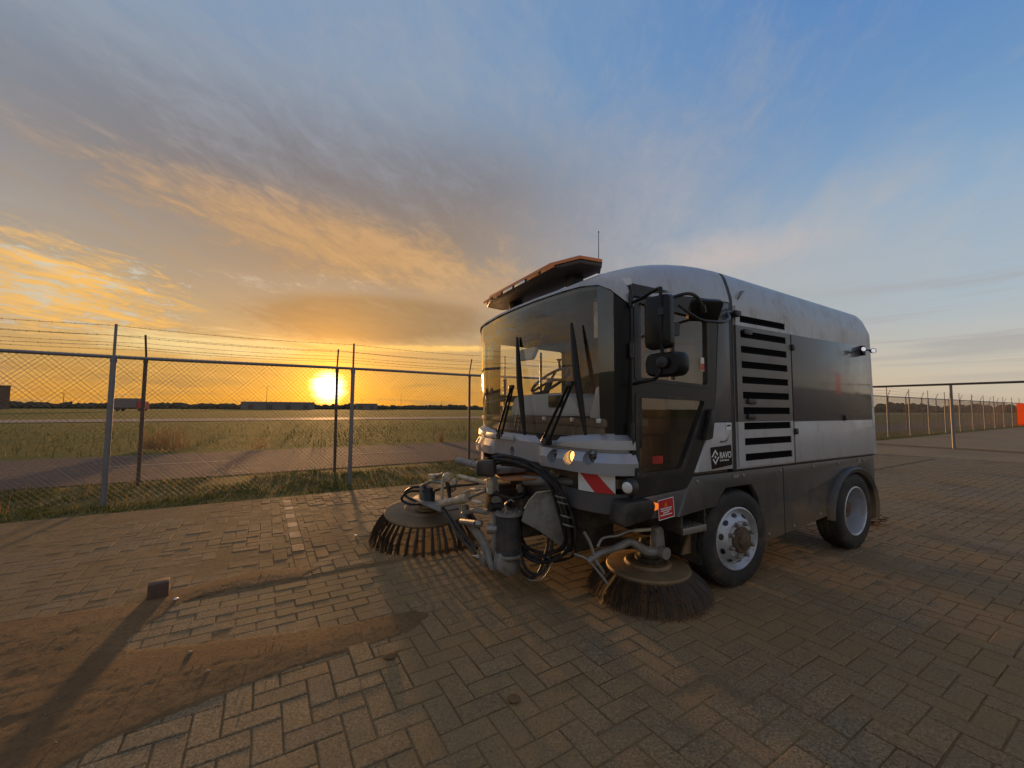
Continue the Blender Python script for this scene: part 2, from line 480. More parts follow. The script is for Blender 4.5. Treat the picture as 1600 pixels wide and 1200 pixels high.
def attr_mat(name, cols, dust, rough, bump_d=.0022, spec=.5, grain=True):
    """paver: one colour per piece from the face attribute 'rnd', speckled, sandy dust lying on it in drifts"""
    m = bpy.data.materials.new(name); m.use_nodes = True
    g = G(m.node_tree); b = m.node_tree.nodes['Principled BSDF']
    at = g.node('ShaderNodeAttribute', attribute_name='rnd')
    ge = g.node('ShaderNodeNewGeometry'); P = S(g, ge.outputs['Position'])
    c = g.ramp(S(g, at.outputs['Fac']), [(i / (len(cols) - 1), q) for i, q in enumerate(cols)])
    sp = g.noise(P, 260, 2, .7)
    sp2 = g.noise(P, 95, 4, .8)
    c = g.mix(sp2.smooth(.38, .56), g.mix(.72, c, (.035, .028, .022)), c)
    c = g.mix(sp2.smooth(.56, .68) * .55, c, (.50, .40, .28))
    c = g.mix(sp.smooth(.62, .74) * .6, c, (.52, .45, .36))
    bl = g.noise(P, 7.0, 5, .65)
    c = g.mix(bl.smooth(.35, .75) * .35, c, (.11, .095, .075))
    d1 = g.noise(P, .85, 6, .62, .4); d2 = g.noise(P, 9.0, 5, .7)
    df = (d1 * .75 + d2 * .35).smooth(.42, .68)
    c = g.mix(df * dust, c, (.275, .172, .070))
    px_, py_, pz_ = g.sep(P)
    tt_ = px_ * NF.x + py_ * NF.y; ss_ = px_ * UF.x + py_ * UF.y
    earth = (tt_.smooth(3.4, 4.2) * g.smooth(ss_, 5.0, 1.0) * .55 + (d1 - .5) * 1.6 + (d2 - .5) * .5).smooth(.12, .75)
    c = g.mix(earth * .8, c, (.195, .118, .050))
    st_ = g.noise(P, .45, 5, .7, .6).smooth(.50, .66)
    c = g.mix(st_ * .55, c, (.12, .08, .042))
    g.put(b.inputs['Base Color'], c)
    g.put(b.inputs['Roughness'], df * .12 + (rough - .03) + bl * .08)
    b.inputs['Specular IOR Level'].default_value = spec
    h = sp * .5 + sp2 * .8 + d2 * .5
    bn = g.node('ShaderNodeBump'); bn.inputs['Distance'].default_value = bump_d; bn.inputs['Strength'].default_value = .9
    g.put(bn.inputs['Height'], h)
    m.node_tree.links.new(bn.outputs[0], b.inputs['Normal'])
    return m
M['paver'] = attr_mat('concrete_paver', [(.262, .180, .088), (.300, .207, .102), (.250, .181, .096), (.320, .220, .108), (.275, .174, .080)], .7, .80, spec=.22)
M['paver_white'] = attr_mat('white_marking_paver', [(.50, .46, .40), (.58, .54, .47)], .45, .7, spec=.25)


def soil_mat(name, c1, c2, c3, rough=.9, s1=1.2, s2=30.0, bump_d=.01, bump_s=40.0, spec=.22):
    m = bpy.data.materials.new(name); m.use_nodes = True
    g = G(m.node_tree); b = m.node_tree.nodes['Principled BSDF']
    ge = g.node('ShaderNodeNewGeometry'); P = S(g, ge.outputs['Position'])
    a = g.noise(P, s1, 6, .6, .3); d = g.noise(P, s2, 5, .65)
    c = g.mix(a.smooth(.35, .65), c1, c2)
    c = g.mix(d.smooth(.45, .7), c, c3)
    g.put(b.inputs['Base Color'], c)
    b.inputs['Roughness'].default_value = rough
    b.inputs['Specular IOR Level'].default_value = spec
    bn = g.node('ShaderNodeBump'); bn.inputs['Distance'].default_value = bump_d
    g.put(bn.inputs['Height'], g.noise(P, bump_s, 6, .7))
    m.node_tree.links.new(bn.outputs[0], b.inputs['Normal'])
    return m
M['joint'] = soil_mat('joint_sand', (.15, .10, .052), (.20, .135, .068), (.10, .08, .04), .95, 2.0, 25, .004, 120)
M['sand'] = soil_mat('swept_sand', (.165, .095, .042), (.215, .128, .056), (.125, .074, .034), .95, 2.5, 40, .008, 90)
M['dust'] = soil_mat('earth_film', (.185, .118, .052), (.235, .152, .070), (.13, .082, .037), .95, 1.5, 30, .004, 110)
M['verge'] = soil_mat('verge_soil', (.085, .085, .02), (.13, .11, .035), (.06, .06, .018), .95, 1.5, 20, .02, 30)
M['asphalt'] = soil_mat('asphalt', (.105, .085, .072), (.128, .10, .084), (.088, .07, .06), .9, .4, 60, .003, 150, .08)
M['runway'] = soil_mat('concrete_strip', (.26, .20, .16), (.30, .23, .18), (.22, .17, .13), .8, .05, 2, .003, 60)


def far_paving_mat():
    """paving too far away to tell the pavers apart"""
    m = bpy.data.materials.new('distant_paving'); m.use_nodes = True
    g = G(m.node_tree); b = m.node_tree.nodes['Principled BSDF']
    ge = g.node('ShaderNodeNewGeometry'); P = S(g, ge.outputs['Position'])
    x, y, z = g.sep(P)
    s_ = x * UF.x + y * UF.y; t_ = x * NF.x + y * NF.y
    br = g.node('ShaderNodeTexBrick'); g.put(br.inputs['Vector'], g.vec(s_, t_, 0.0))
    br.inputs['Scale'].default_value = 1.0; br.inputs['Brick Width'].default_value = .22; br.inputs['Row Height'].default_value = .11
    br.inputs['Mortar Size'].default_value = .006
    br.inputs['Color1'].default_value = (.27, .178, .080, 1); br.inputs['Color2'].default_value = (.305, .206, .094, 1); br.inputs['Mortar'].default_value = (.16, .11, .06, 1)
    c = S(g, br.outputs[0])
    d = g.noise(P, .8, 6, .62, .4); d2 = g.noise(P, 9.0, 5, .7)
    c = g.mix((d * .75 + d2 * .35).smooth(.42, .68) * .8, c, (.275, .172, .070))
    c = g.mix(g.noise(P, .25, 5, .6).smooth(.45, .7) * .35, c, (.13, .11, .08))
    g.put(b.inputs['Base Color'], c)
    b.inputs['Roughness'].default_value = .8; b.inputs['Specular IOR Level'].default_value = .2
    bn = g.node('ShaderNodeBump'); bn.inputs['Distance'].default_value = .004
    g.put(bn.inputs['Height'], d2)
    m.node_tree.links.new(bn.outputs[0], b.inputs['Normal'])
    return m
M['far_paving'] = far_paving_mat()


def field_mat():
    m = bpy.data.materials.new('field_grass'); m.use_nodes = True
    g = G(m.node_tree); b = m.node_tree.nodes['Principled BSDF']
    ge = g.node('ShaderNodeNewGeometry'); P = S(g, ge.outputs['Position'])
    x, y, z = g.sep(P)
    s_ = x * UF.x + y * UF.y; t_ = x * NF.x + y * NF.y
    n1 = g.noise(g.vec(s_ * .05, t_ * .35, 0.0), 1.0, 6, .65, .4)
    n2 = g.noise(g.vec(s_ * .5, t_ * 1.6, 0.0), 1.0, 6, .7)
    n3 = g.noise(P, 14.0, 4, .7)
    c = g.mix(n1.smooth(.38, .62), (.050, .088, .010), (.115, .118, .015))
    c = g.mix(n2.smooth(.45, .68) * .7, c, (.16, .115, .020))
    c = g.mix(n3.smooth(.4, .7) * .5, c, (.08, .085, .010))
    g.put(b.inputs['Base Color'], c)
    fr_ = t_ + (n1 - .5) * 5.0                      # dead weeds along the edges of taxiway and road
    c = g.mix(g.gauss((fr_, 46.0, 5.5)) * .8, c, (.20, .105, .035))
    c = g.mix(g.gauss((fr_, 16.2, .9)) * .7, c, (.05, .04, .015))
    c = g.mix(fr_.smooth(66, 74) * g.smooth(fr_, 130.0, 100.0) * .6, c, (.07, .075, .015))
    b.inputs['Roughness'].default_value = .95; b.inputs['Specular IOR Level'].default_value = .15
    bn = g.node('ShaderNodeBump'); bn.inputs['Distance'].default_value = .12
    g.put(bn.inputs['Height'], n2 * .6 + n3 * .4)
    m.node_tree.links.new(bn.outputs[0], b.inputs['Normal'])
    return m
M['field'] = field_mat()


def leaf_mat(name, c1, c2, trans=.35):
    m = bpy.data.materials.new(name); m.use_nodes = True
    t = m.node_tree; g = G(t); b = t.nodes['Principled BSDF']
    ge = g.node('ShaderNodeNewGeometry')
    c = g.mix(S(g, ge.outputs['Random Per Island']), c1, c2)
    g.put(b.inputs['Base Color'], c); b.inputs['Roughness'].default_value = .7; b.inputs['Specular IOR Level'].default_value = .25
    tr = t.nodes.new('ShaderNodeBsdfTranslucent'); g.put(tr.inputs[0], c)
    mx = t.nodes.new('ShaderNodeMixShader'); mx.inputs[0].default_value = trans
    t.links.new(b.outputs[0], mx.inputs[1]); t.links.new(tr.outputs[0], mx.inputs[2])
    t.links.new(mx.outputs[0], t.nodes['Material Output'].inputs[0])
    return m
M['grass'] = leaf_mat('grass_blades', (.050, .075, .012), (.11, .11, .02))
M['dry'] = leaf_mat('dry_stalks', (.22, .14, .05), (.34, .22, .08))
M['orange'] = leaf_mat('orange_tarpaulin', (.86, .27, .040), (.82, .24, .034), .6)
M['trees'] = leaf_mat('far_foliage', (.040, .042, .022), (.075, .062, .03), .15)
M['build_wall'] = mat('far_building_wall', (.20, .17, .16), .8)
M['build_roof'] = mat('far_building_roof', (.11, .085, .075), .8)
M['brickred'] = mat('far_brick', (.15, .085, .055), .85)
M['darkblock'] = mat('brown_block', (.10, .062, .045), .85, 0, 0, (.17, .11, .06), .5, 14.0, .002, 80)
M['pebble'] = mat('pebble_stone', (.20, .15, .10), .9)
M['paper'] = mat('dirty_white_paper', (.62, .58, .52), .8)
M['leafbrown'] = mat('brown_dead_leaves', (.10, .05, .02), .85)


# ------------------------------------------------------------------ ground, roads, paving
def sheet(name, s0, s1, t0, t1, z, m, kind='structure', n=1):
    b = MB()
    b.grid([[gw(s0 + (s1 - s0) * i / n, t0 + (t1 - t0) * j / n, z) for i in range(n + 1)] for j in range(n + 1)])
    o = b.build(name, m, smooth=0)
    tag(o, kind=kind)
    return o
field = sheet('field', -2600, 3200, -1200, 4200, -.06, M['field'], n=4)
tag(field, 'flat rough grass field stretching to the horizon', 'field')
verge = sheet('verge', -60, 130, 7.05, 10.1, -.028, M['verge'])
tag(verge, 'earth and grass strip under the double fence', 'verge')
road = sheet('road', -400, 600, 10.0, 15.3, -.020, M['asphalt'])
tag(road, 'asphalt perimeter road behind the fence', 'road')
strip = sheet('taxiway', -500, 900, 50.0, 61.0, -.02, M['runway'])
tag(strip, 'pale concrete taxiway crossing the field', 'taxiway')
b = MB()
for k in range(-8, 30):
    s0 = -3.0 + k * 5.0
    b.add([gw(s0, 12.62, -.0155), gw(s0 + 2.2, 12.62, -.0155), gw(s0 + 2.2, 12.72, -.0155), gw(s0, 12.72, -.0155)], [(0, 1, 2, 3)])
o = b.build('lane_marking', M['lane'], road, smooth=0)
o['kind'] = 'stuff'
pave = sheet('pavement', -40, 130, -40, 7.1, -.0048, M['joint'])
tag(pave, 'brown concrete block paving of the yard', 'pavement')
PW = .11
def paver_geo(b, s, t, ls, lt, z, tilt, rnd, attrs, mi=0, J=.0032, ch=.004, h=.022):
    """one chamfered block, its top at z, half sizes from ls x lt less the joint"""
    hs, ht = ls / 2 - J, lt / 2 - J
    o = len(b.v)
    for (dz, k) in ((-h, 0.0), (-ch * .8, 0.0), (0.0, ch)):
        for sx, sy in ((-1, -1), (1, -1), (1, 1), (-1, 1)):
            x, y = sx * (hs - k), sy * (ht - k)
            b.v.append(tuple(gw(s + x, t + y, z + dz + tilt[0] * x + tilt[1] * y)))
    fs = [(o + 8, o + 9, o + 10, o + 11)]
    for r_ in range(2):
        for i in range(4):
            fs.append((o + r_ * 4 + i, o + r_ * 4 + (i + 1) % 4, o + r_ * 4 + 4 + (i + 1) % 4, o + r_ * 4 + 4 + i))
    for q in fs: b.face(q, mi); attrs.append(rnd)
LINES = (.315, -2.03, 2.66)
def near_line(s, t, m=.055):
    return 3.68 < t < 7.1 and any(abs(s - q) < m for q in LINES)
def layout():
    """(s, t, size along s, size along t, white)"""
    out = []
    for j in range(-12, 66):
        for i in range(-110, 230):
            s, t = i * PW, j * PW
            k = (i - j) % 4
            if k == 0: q = (s + PW, t + PW / 2, 2 * PW, PW)
            elif k == 3: q = (s + PW / 2, t + PW, PW, 2 * PW)
            else: continue
            if q[1] + q[3] / 2 > 7.09: continue
            lo, hi = q[1] - q[3] / 2, q[1] + q[3] / 2
            if lo < 2.86 < hi: hi = 2.86
            elif lo < 3.70 < hi: lo = 3.70
            elif 2.86 <= lo and hi <= 3.70: continue
            if hi - lo < .03: continue
            q = (q[0], (lo + hi) / 2, q[2], hi - lo)
            if any(abs(q[0] - L) < q[2] / 2 + .05 for L in LINES) and q[1] > 3.7: 
                # trimmed against the bay line
                L = min(LINES, key=lambda L: abs(q[0] - L))
                a, c = q[0] - q[2] / 2, q[0] + q[2] / 2
                if q[0] < L: c = min(c, L - .055)
                else: a = max(a, L + .055)
                if c - a < .03: continue
                q = ((a + c) / 2, q[1], c - a, q[3])
            out.append((*q, 0))
    # the gutter: seven rows laid lengthwise
    for r_ in range(7):
        t = 2.86 + .1075 * (r_ + .5)
        off = (.11 if r_ % 2 else 0.0) + .02 * math.sin(r_ * 3.1)
        for i in range(-55, 115):
            out.append((i * .22 + off, t, .22, .1075, 0))
    # the bay lines, white and grey blocks in turn
    for L in LINES:
        for k in range(15):
            t = 3.79 + k * .225
            out.append((L, t, .11, .222, 1 if (k % 2 == 1 and k > (1 if L > -1 else 9)) else 0))
    return out
def view_px(s, t):
    d = gw(s, t) - Vector((0, 0, CAM_H))
    zc = d.dot(_fwd)
    if zc < .5: return None
    return d.dot(_r2) / zc * F_PX, -d.dot(_u2) / zc * F_PX, zc
def build_paving():
    near, far = [], []
    for q in layout():
        v = view_px(q[0], q[1])
        if v is None or abs(v[0]) > 930 or v[1] > 760: 
            if v is None or v[1] > 1500 or abs(v[0]) > 1500: continue
            far.append(q); continue
        d = math.hypot(*gw(q[0], q[1]).xy)
        if d > 17: continue
        inframe = abs(v[0]) < 800 and v[1] < 600
        hid = -.9 < 0
        (near if inframe and not q[4] else far).append(q)
    near.sort(key=lambda q: math.hypot(*gw(q[0], q[1]).xy))
    # blocks under the sand cannot be picked apart
    vis = [q for q in near if not in_sand(q[0], q[1])]
    pick = vis[:290]
    rest = [q for q in near if q not in set(pick)] + far
    rr = random.Random(5)
    def dz(s, t):
        z = .0035 * mnoise.noise(Vector((s * 1.1, t * 1.1, 0))) + .0022
        if 2.86 < t < 3.64: z -= .002
        return max(-.002, z + rr.uniform(-.002, .002))
    # shared block meshes, four variants each way
    protos = {}
    for k in (0, 1):
        for vv in range(5):
            b, at = MB(), []
            o = len(b.v)
            ls, lt = (2 * PW, PW) if k == 0 else (PW, 2 * PW)
            J, ch, h = .0032, .0045, .022
            hs, ht = ls / 2 - J, lt / 2 - J
            jr = [rr.uniform(-.0012, .0012) for _ in range(8)]
            for (z, c) in ((-h, 0), (-ch * .8, 0), (0, ch)):
                for n_, (sx, sy) in enumerate(((-1, -1), (1, -1), (1, 1), (-1, 1))):
                    b.v.append((sx * (hs - c) + jr[n_], sy * (ht - c) + jr[n_ + 4], z))
            b.face((8, 9, 10, 11)); at.append((vv + .5) / 5)
            for r_ in range(2):
                for i in range(4):
                    b.face((r_ * 4 + i, r_ * 4 + (i + 1) % 4, r_ * 4 + 4 + (i + 1) % 4, r_ * 4 + 4 + i)); at.append((vv + .5) / 5)
            protos[k, vv] = b.build('paver', M['paver'], pave, smooth=0, attr=at)
    used = set()
    for q in pick:
        k = 0 if q[2] > q[3] else 1
        vv = rr.randrange(5)
        full = abs(max(q[2], q[3]) - .22) < .004
        o = protos[k, vv] if (k, vv) not in used and full else share(protos[k, vv], parent=pave)
        if full: used.add((k, vv))
        o.location = gw(q[0], q[1], dz(q[0], q[1]))
        o.rotation_euler = (rr.uniform(-.008, .008), rr.uniform(-.006, .006), FA + rr.uniform(-.008, .008))
        o.scale = (q[2] / (.22 if k == 0 else .11), q[3] / (.11 if k == 0 else .22), 1)
    for key, o in protos.items():
        if key not in used: bpy.data.objects.remove(o)
    b, at = MB(), []
    bw, atw = MB(), []
    for q in rest:
        bb, aa = (bw, atw) if q[4] else (b, at)
        paver_geo(bb, q[0] + rr.uniform(-.001, .001), q[1] + rr.uniform(-.001, .001), q[2], q[3], dz(q[0], q[1]),
                  (rr.uniform(-.008, .008), rr.uniform(-.010, .010)), rr.random(), aa)
    o = b.build('paver_field', M['paver'], pave, smooth=0, attr=at); o['kind'] = 'stuff'
    o = bw.build('white_paver_line', M['paver_white'], pave, smooth=0, attr=atw); o['kind'] = 'stuff'
    # beyond them the blocks can no longer be told apart
    b = MB()
    ring = []
    for i in range(41):
        a = R(-40 + i * 130 / 40)
        ring.append(a)
    rows = []
    for rad in (16.4, 20, 30, 60, 140):
        rows.append([Vector((math.sin(a) * rad, math.cos(a) * rad, -.002)) for a in ring])
    # clip to the paved side of the fence
    def clip(p):
        t = p.dot(NF); s = p.dot(UF)
        if t > 7.08: p = gw(s, 7.08, -.002)
        return p
    b.grid([[clip(p) for p in r_] for r_ in rows], flip=True)
    o = b.build('paving_surface', M['far_paving'], pave, smooth=0); o['kind'] = 'stuff'


# sand left by the sweeper: outline in fence coordinates (s, t)
SAND = [(-2.9, 3.96), (-1.9, 3.93), (-1.35, 3.86), (-.69, 3.76), (-.40, 3.92), (-.02, 4.00), (.45, 3.83), (.30, 3.70), (-.12, 3.72), (-.33, 3.70), (-.49, 3.58), (-.585, 3.42), (-.64, 3.25),
        (-.63, 3.14), (-.55, 3.04), (-.28, 2.94), (.1, 2.84), (.5, 2.75), (.90, 2.70), (.95, 2.60), (.78, 2.50), (.5, 2.46), (.09, 2.425), (-.17, 2.41), (-.38, 2.345), (-.52, 2.28), (-.60, 2.23),
        (-.75, 2.05), (-1.0, 1.8), (-2.2, 1.6), (-3.4, 2.6)]
def poly_dist(s, t, poly):
    inside = False; best = 1e9
    n = len(poly)
    for i in range(n):
        (x1, y1), (x2, y2) = poly[i], poly[(i + 1) % n]
        if (y1 > t) != (y2 > t) and s < (x2 - x1) * (t - y1) / (y2 - y1) + x1: inside = not inside
        dx, dy = x2 - x1, y2 - y1
        u = max(0, min(1, ((s - x1) * dx + (t - y1) * dy) / (dx * dx + dy * dy + 1e-12)))
        best = min(best, math.hypot(s - x1 - u * dx, t - y1 - u * dy))
    return best if inside else -best
def in_sand(s, t):
    return -3.4 < s < 1 and 1.6 < t < 4.1 and poly_dist(s, t, SAND) > .03
def build_sand():
    st = .017
    n_s, n_t = int(4.5 / st), int(2.6 / st)
    hgt, ok = {}, {}
    for i in range(n_s + 1):
        for j in range(n_t + 1):
            s, t = -3.45 + i * st, 1.55 + j * st
            d = poly_dist(s, t, SAND)
            d += .016 * mnoise.noise(Vector((s * 9, t * 9, 3))) + .014 * mnoise.noise(Vector((s * 30, t * 30, 4))) + .03 * mnoise.noise(Vector((s * 2.5, t * 2.5, 8)))
            ok[i, j] = d > -.035
            base = .002 + .005 * min(1, max(0, d) / .15)
            # a ridge where the brush pushed it together, along the lower edge
            rg = math.exp(-((poly_dist(s, t, SAND) - .07) / .06) ** 2) if (t < 2.62 and s > -.9) else 0
            n = mnoise.fractal(Vector((s * 5, t * 9, 0)), 1.0, 2.2, 4)
            n2 = mnoise.noise(Vector((s * 38, t * 38, 5)))
            hgt[i, j] = max(-.004, base + .0022 * n + .0022 * n2 + .003 * rg + .0035 * max(0, mnoise.noise(Vector((s * 14, t * 14, 2)))))
            if d < .35: hgt[i, j] = min(hgt[i, j], .0006 + d * (.030 if d > 0 else .2) + .0012 * n2)
    b = MB(); idx = {}
    for i in range(n_s):
        for j in range(n_t):
            c = [(i, j), (i + 1, j), (i + 1, j + 1), (i, j + 1)]
            if not all(ok[q] for q in c): continue
            f = []
            for q in c:
                if q not in idx:
                    idx[q] = len(b.v)
                    b.v.append(tuple(gw(-3.45 + q[0] * st, 1.55 + q[1] * st, .003 + hgt[q])))
                f.append(idx[q])
            b.face(f)
    o = b.build('sand', M['sand'], smooth=60)
    tag(o, 'drift of brown sand swept across the paving at the left', 'sand', kind='stuff')
    # crumbs and grit lying on and round the sand
    b = MB(); rr = random.Random(9)
    for q_ in range(4200):
        s, t = rr.uniform(-3.3, 2.2), rr.uniform(1.2, 4.3)
        if q_ > 2600: s, t = rr.uniform(-5, 9), rr.uniform(.2, 7.0)
        d = poly_dist(s, t, SAND) if q_ <= 2600 else .0
        if d < 0 and rr.random() > math.exp(d / .10) * .8 + .02: continue
        r_ = rr.choice((.002, .0025, .003, .003, .004, .006)) * rr.uniform(.7, 1.2)
        z = .008 if d > 0 else .002
        c = gw(s, t, z + r_ * .6)
        vs = [c + Vector((rr.uniform(.6, 1.2) * r_ * x, rr.uniform(.6, 1.2) * r_ * y, rr.uniform(.5, 1) * r_ * zz)) for x, y, zz in ((1, 0, 0), (-1, 0, 0), (0, 1, 0), (0, -1, 0), (0, 0, 1), (0, 0, -1))]
        b.add(vs, [(0, 2, 4), (2, 1, 4), (1, 3, 4), (3, 0, 4), (2, 0, 5), (1, 2, 5), (3, 1, 5), (0, 3, 5)])
    o = b.build('grit', M['pebble'], smooth=0)
    tag(o, 'crumbs of earth and grit scattered on the sand', 'grit', kind='stuff')
def build_dust():
    """earth lying in the joints and in thin patches over the blocks"""
    b = MB(); idx = {}
    st = .045
    def hz(s, t):
        n = mnoise.fractal(Vector((s * .8, t * 1.4, 1)), 1.0, 2.1, 5); n2 = mnoise.noise(Vector((s * 11, t * 11, 4)))
        m = -.0006 if 3.72 < t else -.0031
        if t > 3.72: m += .0022 * max(0, 1 - abs(s + 2.5) / 4.0) + .0016 * max(0, (t - 5.5) / 1.5)
        return m + .0030 * n + .0014 * n2
    for i in range(int(15 / st)):
        for j in range(int(7.2 / st)):
            s0, t0 = -6.5 + i * st, -.15 + j * st
            v = view_px(s0, t0)
            if v is None or abs(v[0]) > 860 or v[1] > 680: continue
            f = []
            for q in ((i, j), (i + 1, j), (i + 1, j + 1), (i, j + 1)):
                if q not in idx:
                    s, t = -6.5 + q[0] * st, -.15 + q[1] * st
                    idx[q] = len(b.v); b.v.append(tuple(gw(s, t, hz(s, t))))
                f.append(idx[q])
            b.face(f)
    o = b.build('dust', M['dust'], smooth=60)
    tag(o, 'thin brown earth lying in the joints and over the paving', 'dust', kind='stuff')
build_paving()
build_sand()
build_dust()


# ------------------------------------------------------------------ grass and weeds
def blades(b, rr, s, t, h, n, spread, lean=.35, w=.006):
    for _ in range(n):
        a = rr.uniform(0, 6.283); hh = h * rr.uniform(.5, 1.15)
        x, y = s + rr.gauss(0, spread), t + rr.gauss(0, spread)
        base = gw(x, y, -.03)
        l = Vector((math.cos(a), math.sin(a), 0)) * hh * lean * rr.uniform(.2, 1.2)
        p = Vector((-math.sin(a), math.cos(a), 0)) * w * rr.uniform(.6, 1.3)
        o = len(b.v)
        b.v += [tuple(base - p), tuple(base + p), tuple(base + l * .4 + Vector((0, 0, hh * .6)) + p * .7), tuple(base + l * .4 + Vector((0, 0, hh * .6)) - p * .7), tuple(base + l + Vector((0, 0, hh)))]
        b.face((o, o + 1, o + 2, o + 3)); b.face((o + 3, o + 2, o + 4))
rr = random.Random(21)
b, bd = MB(), MB()
for _ in range(4600):
    s = rr.uniform(-7, 34) if rr.random() < .55 else rr.uniform(-7, 8)
    t = rr.uniform(7.22, 9.9)
    if mnoise.noise(Vector((s * .9, t * 1.3, 0))) < -.25: continue
    blades(b, rr, s, t, rr.uniform(.025, .075), 6, .06)
for _ in range(420):
    s, t = rr.uniform(-7, 34), rr.choice((rr.gauss(7.75, .12), rr.gauss(9.55, .18), rr.uniform(7.3, 9.9)))
    blades(bd, rr, s, t, rr.uniform(.10, .26), 4, .06, .4, .0035)
for _ in range(500):
    s = rr.uniform(-6, 30); t = 7.12 - abs(rr.gauss(0, .06))
    blades(b, rr, s, t, rr.uniform(.015, .04), 3, .03)
tag(b.build('grass', M['grass'], smooth=0), 'short green grass growing under the fence', 'grass', kind='stuff')
tag(bd.build('dry_grass', M['dry'], smooth=0), 'long dry stalks standing along the fence wires', 'dry grass', kind='stuff')
b = MB()
for _ in range(3800):
    s, t = rr.uniform(-26, 60), 15.4 + abs(rr.gauss(0, 14))
    blades(b, rr, s, t, rr.uniform(.10, .34), 3, .2, .5, .012)
tag(b.build('field_tufts', M['grass'], smooth=0), 'rough green tufts scattered over the field beyond the road', 'grass', kind='stuff')
def weed(s, t, h, n, sp, label):
    b = MB(); blades(b, rr, 0, 0, h, n, sp, .5, .010)
    o = b.build('dry_weed', M['dry'], smooth=0, loc=gw(s, t, .0))
    return tag(o, label, 'weed', 'dry weeds in the field')
weed(-2.6, 17.1, .80, 170, .26, 'tall orange dry weed right of the rusty post nearest the left edge')
weed(-3.15, 17.5, .55, 110, .12, 'low spreading dry weed just behind the nearest rusty post')
weed(6.1, 15.6, .60, 40, .06, 'slender yellow weed standing in the field close to the cab')
weed(-.1, 16.0, .42, 60, .14, 'bushy dry weed left of the second pair of posts')


# ------------------------------------------------------------------ fences
POST_S = [-1.85 + 3.18 * k for k in range(-2, 22)]
def fence(name, t, zr, arm, label, post_m, s0, s1):
    root = empty(name, gw(0, t), FA)
    tag(root, label, 'fence')
    b = MB()
    r_ = .034 if arm == 'up' else .030
    b.tube([(0, 0, -.1), (0, 0, zr - .03)], r_, 12)
    b.tube([(0, 0, zr - .08), (0, 0, zr - .02)], r_ + .006, 12)
    if arm == 'up':
        b.tube([(0, 0, zr - .03), (0, 0, zr + .46)], .017, 8)
    else:
        b.tube([(0, 0, zr - .03), (0, 0, zr + .06), (0, -.13, zr + .40)], .016, 8)
    first = b.build('post', post_m, root)
    for k, s in enumerate(POST_S):
        o = first if k == 0 else share(first, parent=root)
        o.location = (s, 0, 0)
        o.rotation_euler = (rr.uniform(-.006, .006), rr.uniform(-.008, .008), 0)
    b = MB(); pts = [(s, 0, zr + .006 * math.sin(s * 1.3)) for s in [s0 + (s1 - s0) * i / 120 for i in range(121)]]
    b.tube(pts, .024 if arm == 'up' else .021, 8)
    b.build('rail', post_m, root)
    # chain link: wires at 45 degrees both ways, woven a wire's width apart, knuckles standing over the rail
    b = MB(); p = .071; z0, z1 = .03, zr + .035; hgt = z1 - z0
    y = .036 if arm == 'up' else -.034
    def bar(a, c, w, yy):
        d = (Vector(c) - Vector(a)).normalized(); nrm = Vector((0, 1, 0)); sd = d.cross(nrm) * w
        o = len(b.v)
        for q in (Vector(a), Vector(c)):
            b.v += [tuple(q + sd), tuple(q - sd * .5 + nrm * w * .87), tuple(q - sd * .5 - nrm * w * .87)]
        for i in range(3): b.face((o + i, o + (i + 1) % 3, o + 3 + (i + 1) % 3, o + 3 + i))
    n = int((s1 - s0) / p)
    for i in range(n):
        s = s0 + i * p + rr.uniform(-.003, .003)
        w = .0018
        bow = .008 * math.sin(s * 1.9)
        bar((s, y + bow, z0), (s + hgt, y - .002 + bow, z1), w, 0)
        bar((s + hgt, y + bow, z0), (s, y + .002 + bow, z1), w, 0)
    o = b.build('chain_link_mesh', M['wire'], root, smooth=0); o['kind'] = 'stuff'
    for k in range(3):
        b = MB()
        if arm == 'up': yy, z = -.018, zr + .16 + k * .14
        else: yy, z = -.01 - .045 * (k + 1), zr + .14 + .115 * k
        pts = []
        for i in range(241):
            s = s0 + (s1 - s0) * i / 240
            u = ((s - POST_S[0]) / 3.18) % 1.0
            pts.append((s, yy, z - .035 * 4 * u * (1 - u)))
        b.tube(pts, .0026, 4)
        q = s0
        while q < min(s1, 30):
            u = ((q - POST_S[0]) / 3.18) % 1.0; zz = z - .035 * 4 * u * (1 - u)
            for a in (0.6, 2.2):
                a += rr.uniform(-.4, .4)
                b.tube([(q, yy + .014 * math.cos(a), zz + .014 * math.sin(a)), (q + .006, yy - .014 * math.cos(a), zz - .014 * math.sin(a))], .0018, 3, caps=False)
            q += .11
        b.build('barbed_wire', M['wire'], root, smooth=0)
    return root
fence('chain_link_fence', 7.75, 2.04, 'up', 'galvanised chain link fence with upright barbed wire posts nearest the yard', M['galv'], -9.5, 64)
fence('chain_link_fence', 9.55, 2.20, 'lean', 'rusty chain link fence with leaning barbed wire arms beside the road', M['rust'], -9.5, 64)
# the yard's side barrier: post and top rail square to the fence
root = empty('rail_fence', gw(20.9, 7.75), FA)
tag(root, 'bare post and single top rail frame at the right end of the yard', 'fence')
pb = MB(); pb.tube([(0, 0, -.1), (0, 0, 2.25)], .045, 12)
p0 = pb.build('post', M['galv'], root, loc=(0, -.25, 0))
for yy in (-3.46, -9.9, -16.3): share(p0, loc=(0, yy, 0), parent=root)
rb = MB(); rb.tube([(0, -.2, 2.28), (0, -17, 2.28)], .04, 10); rb.build('rail', M['rust'], root)
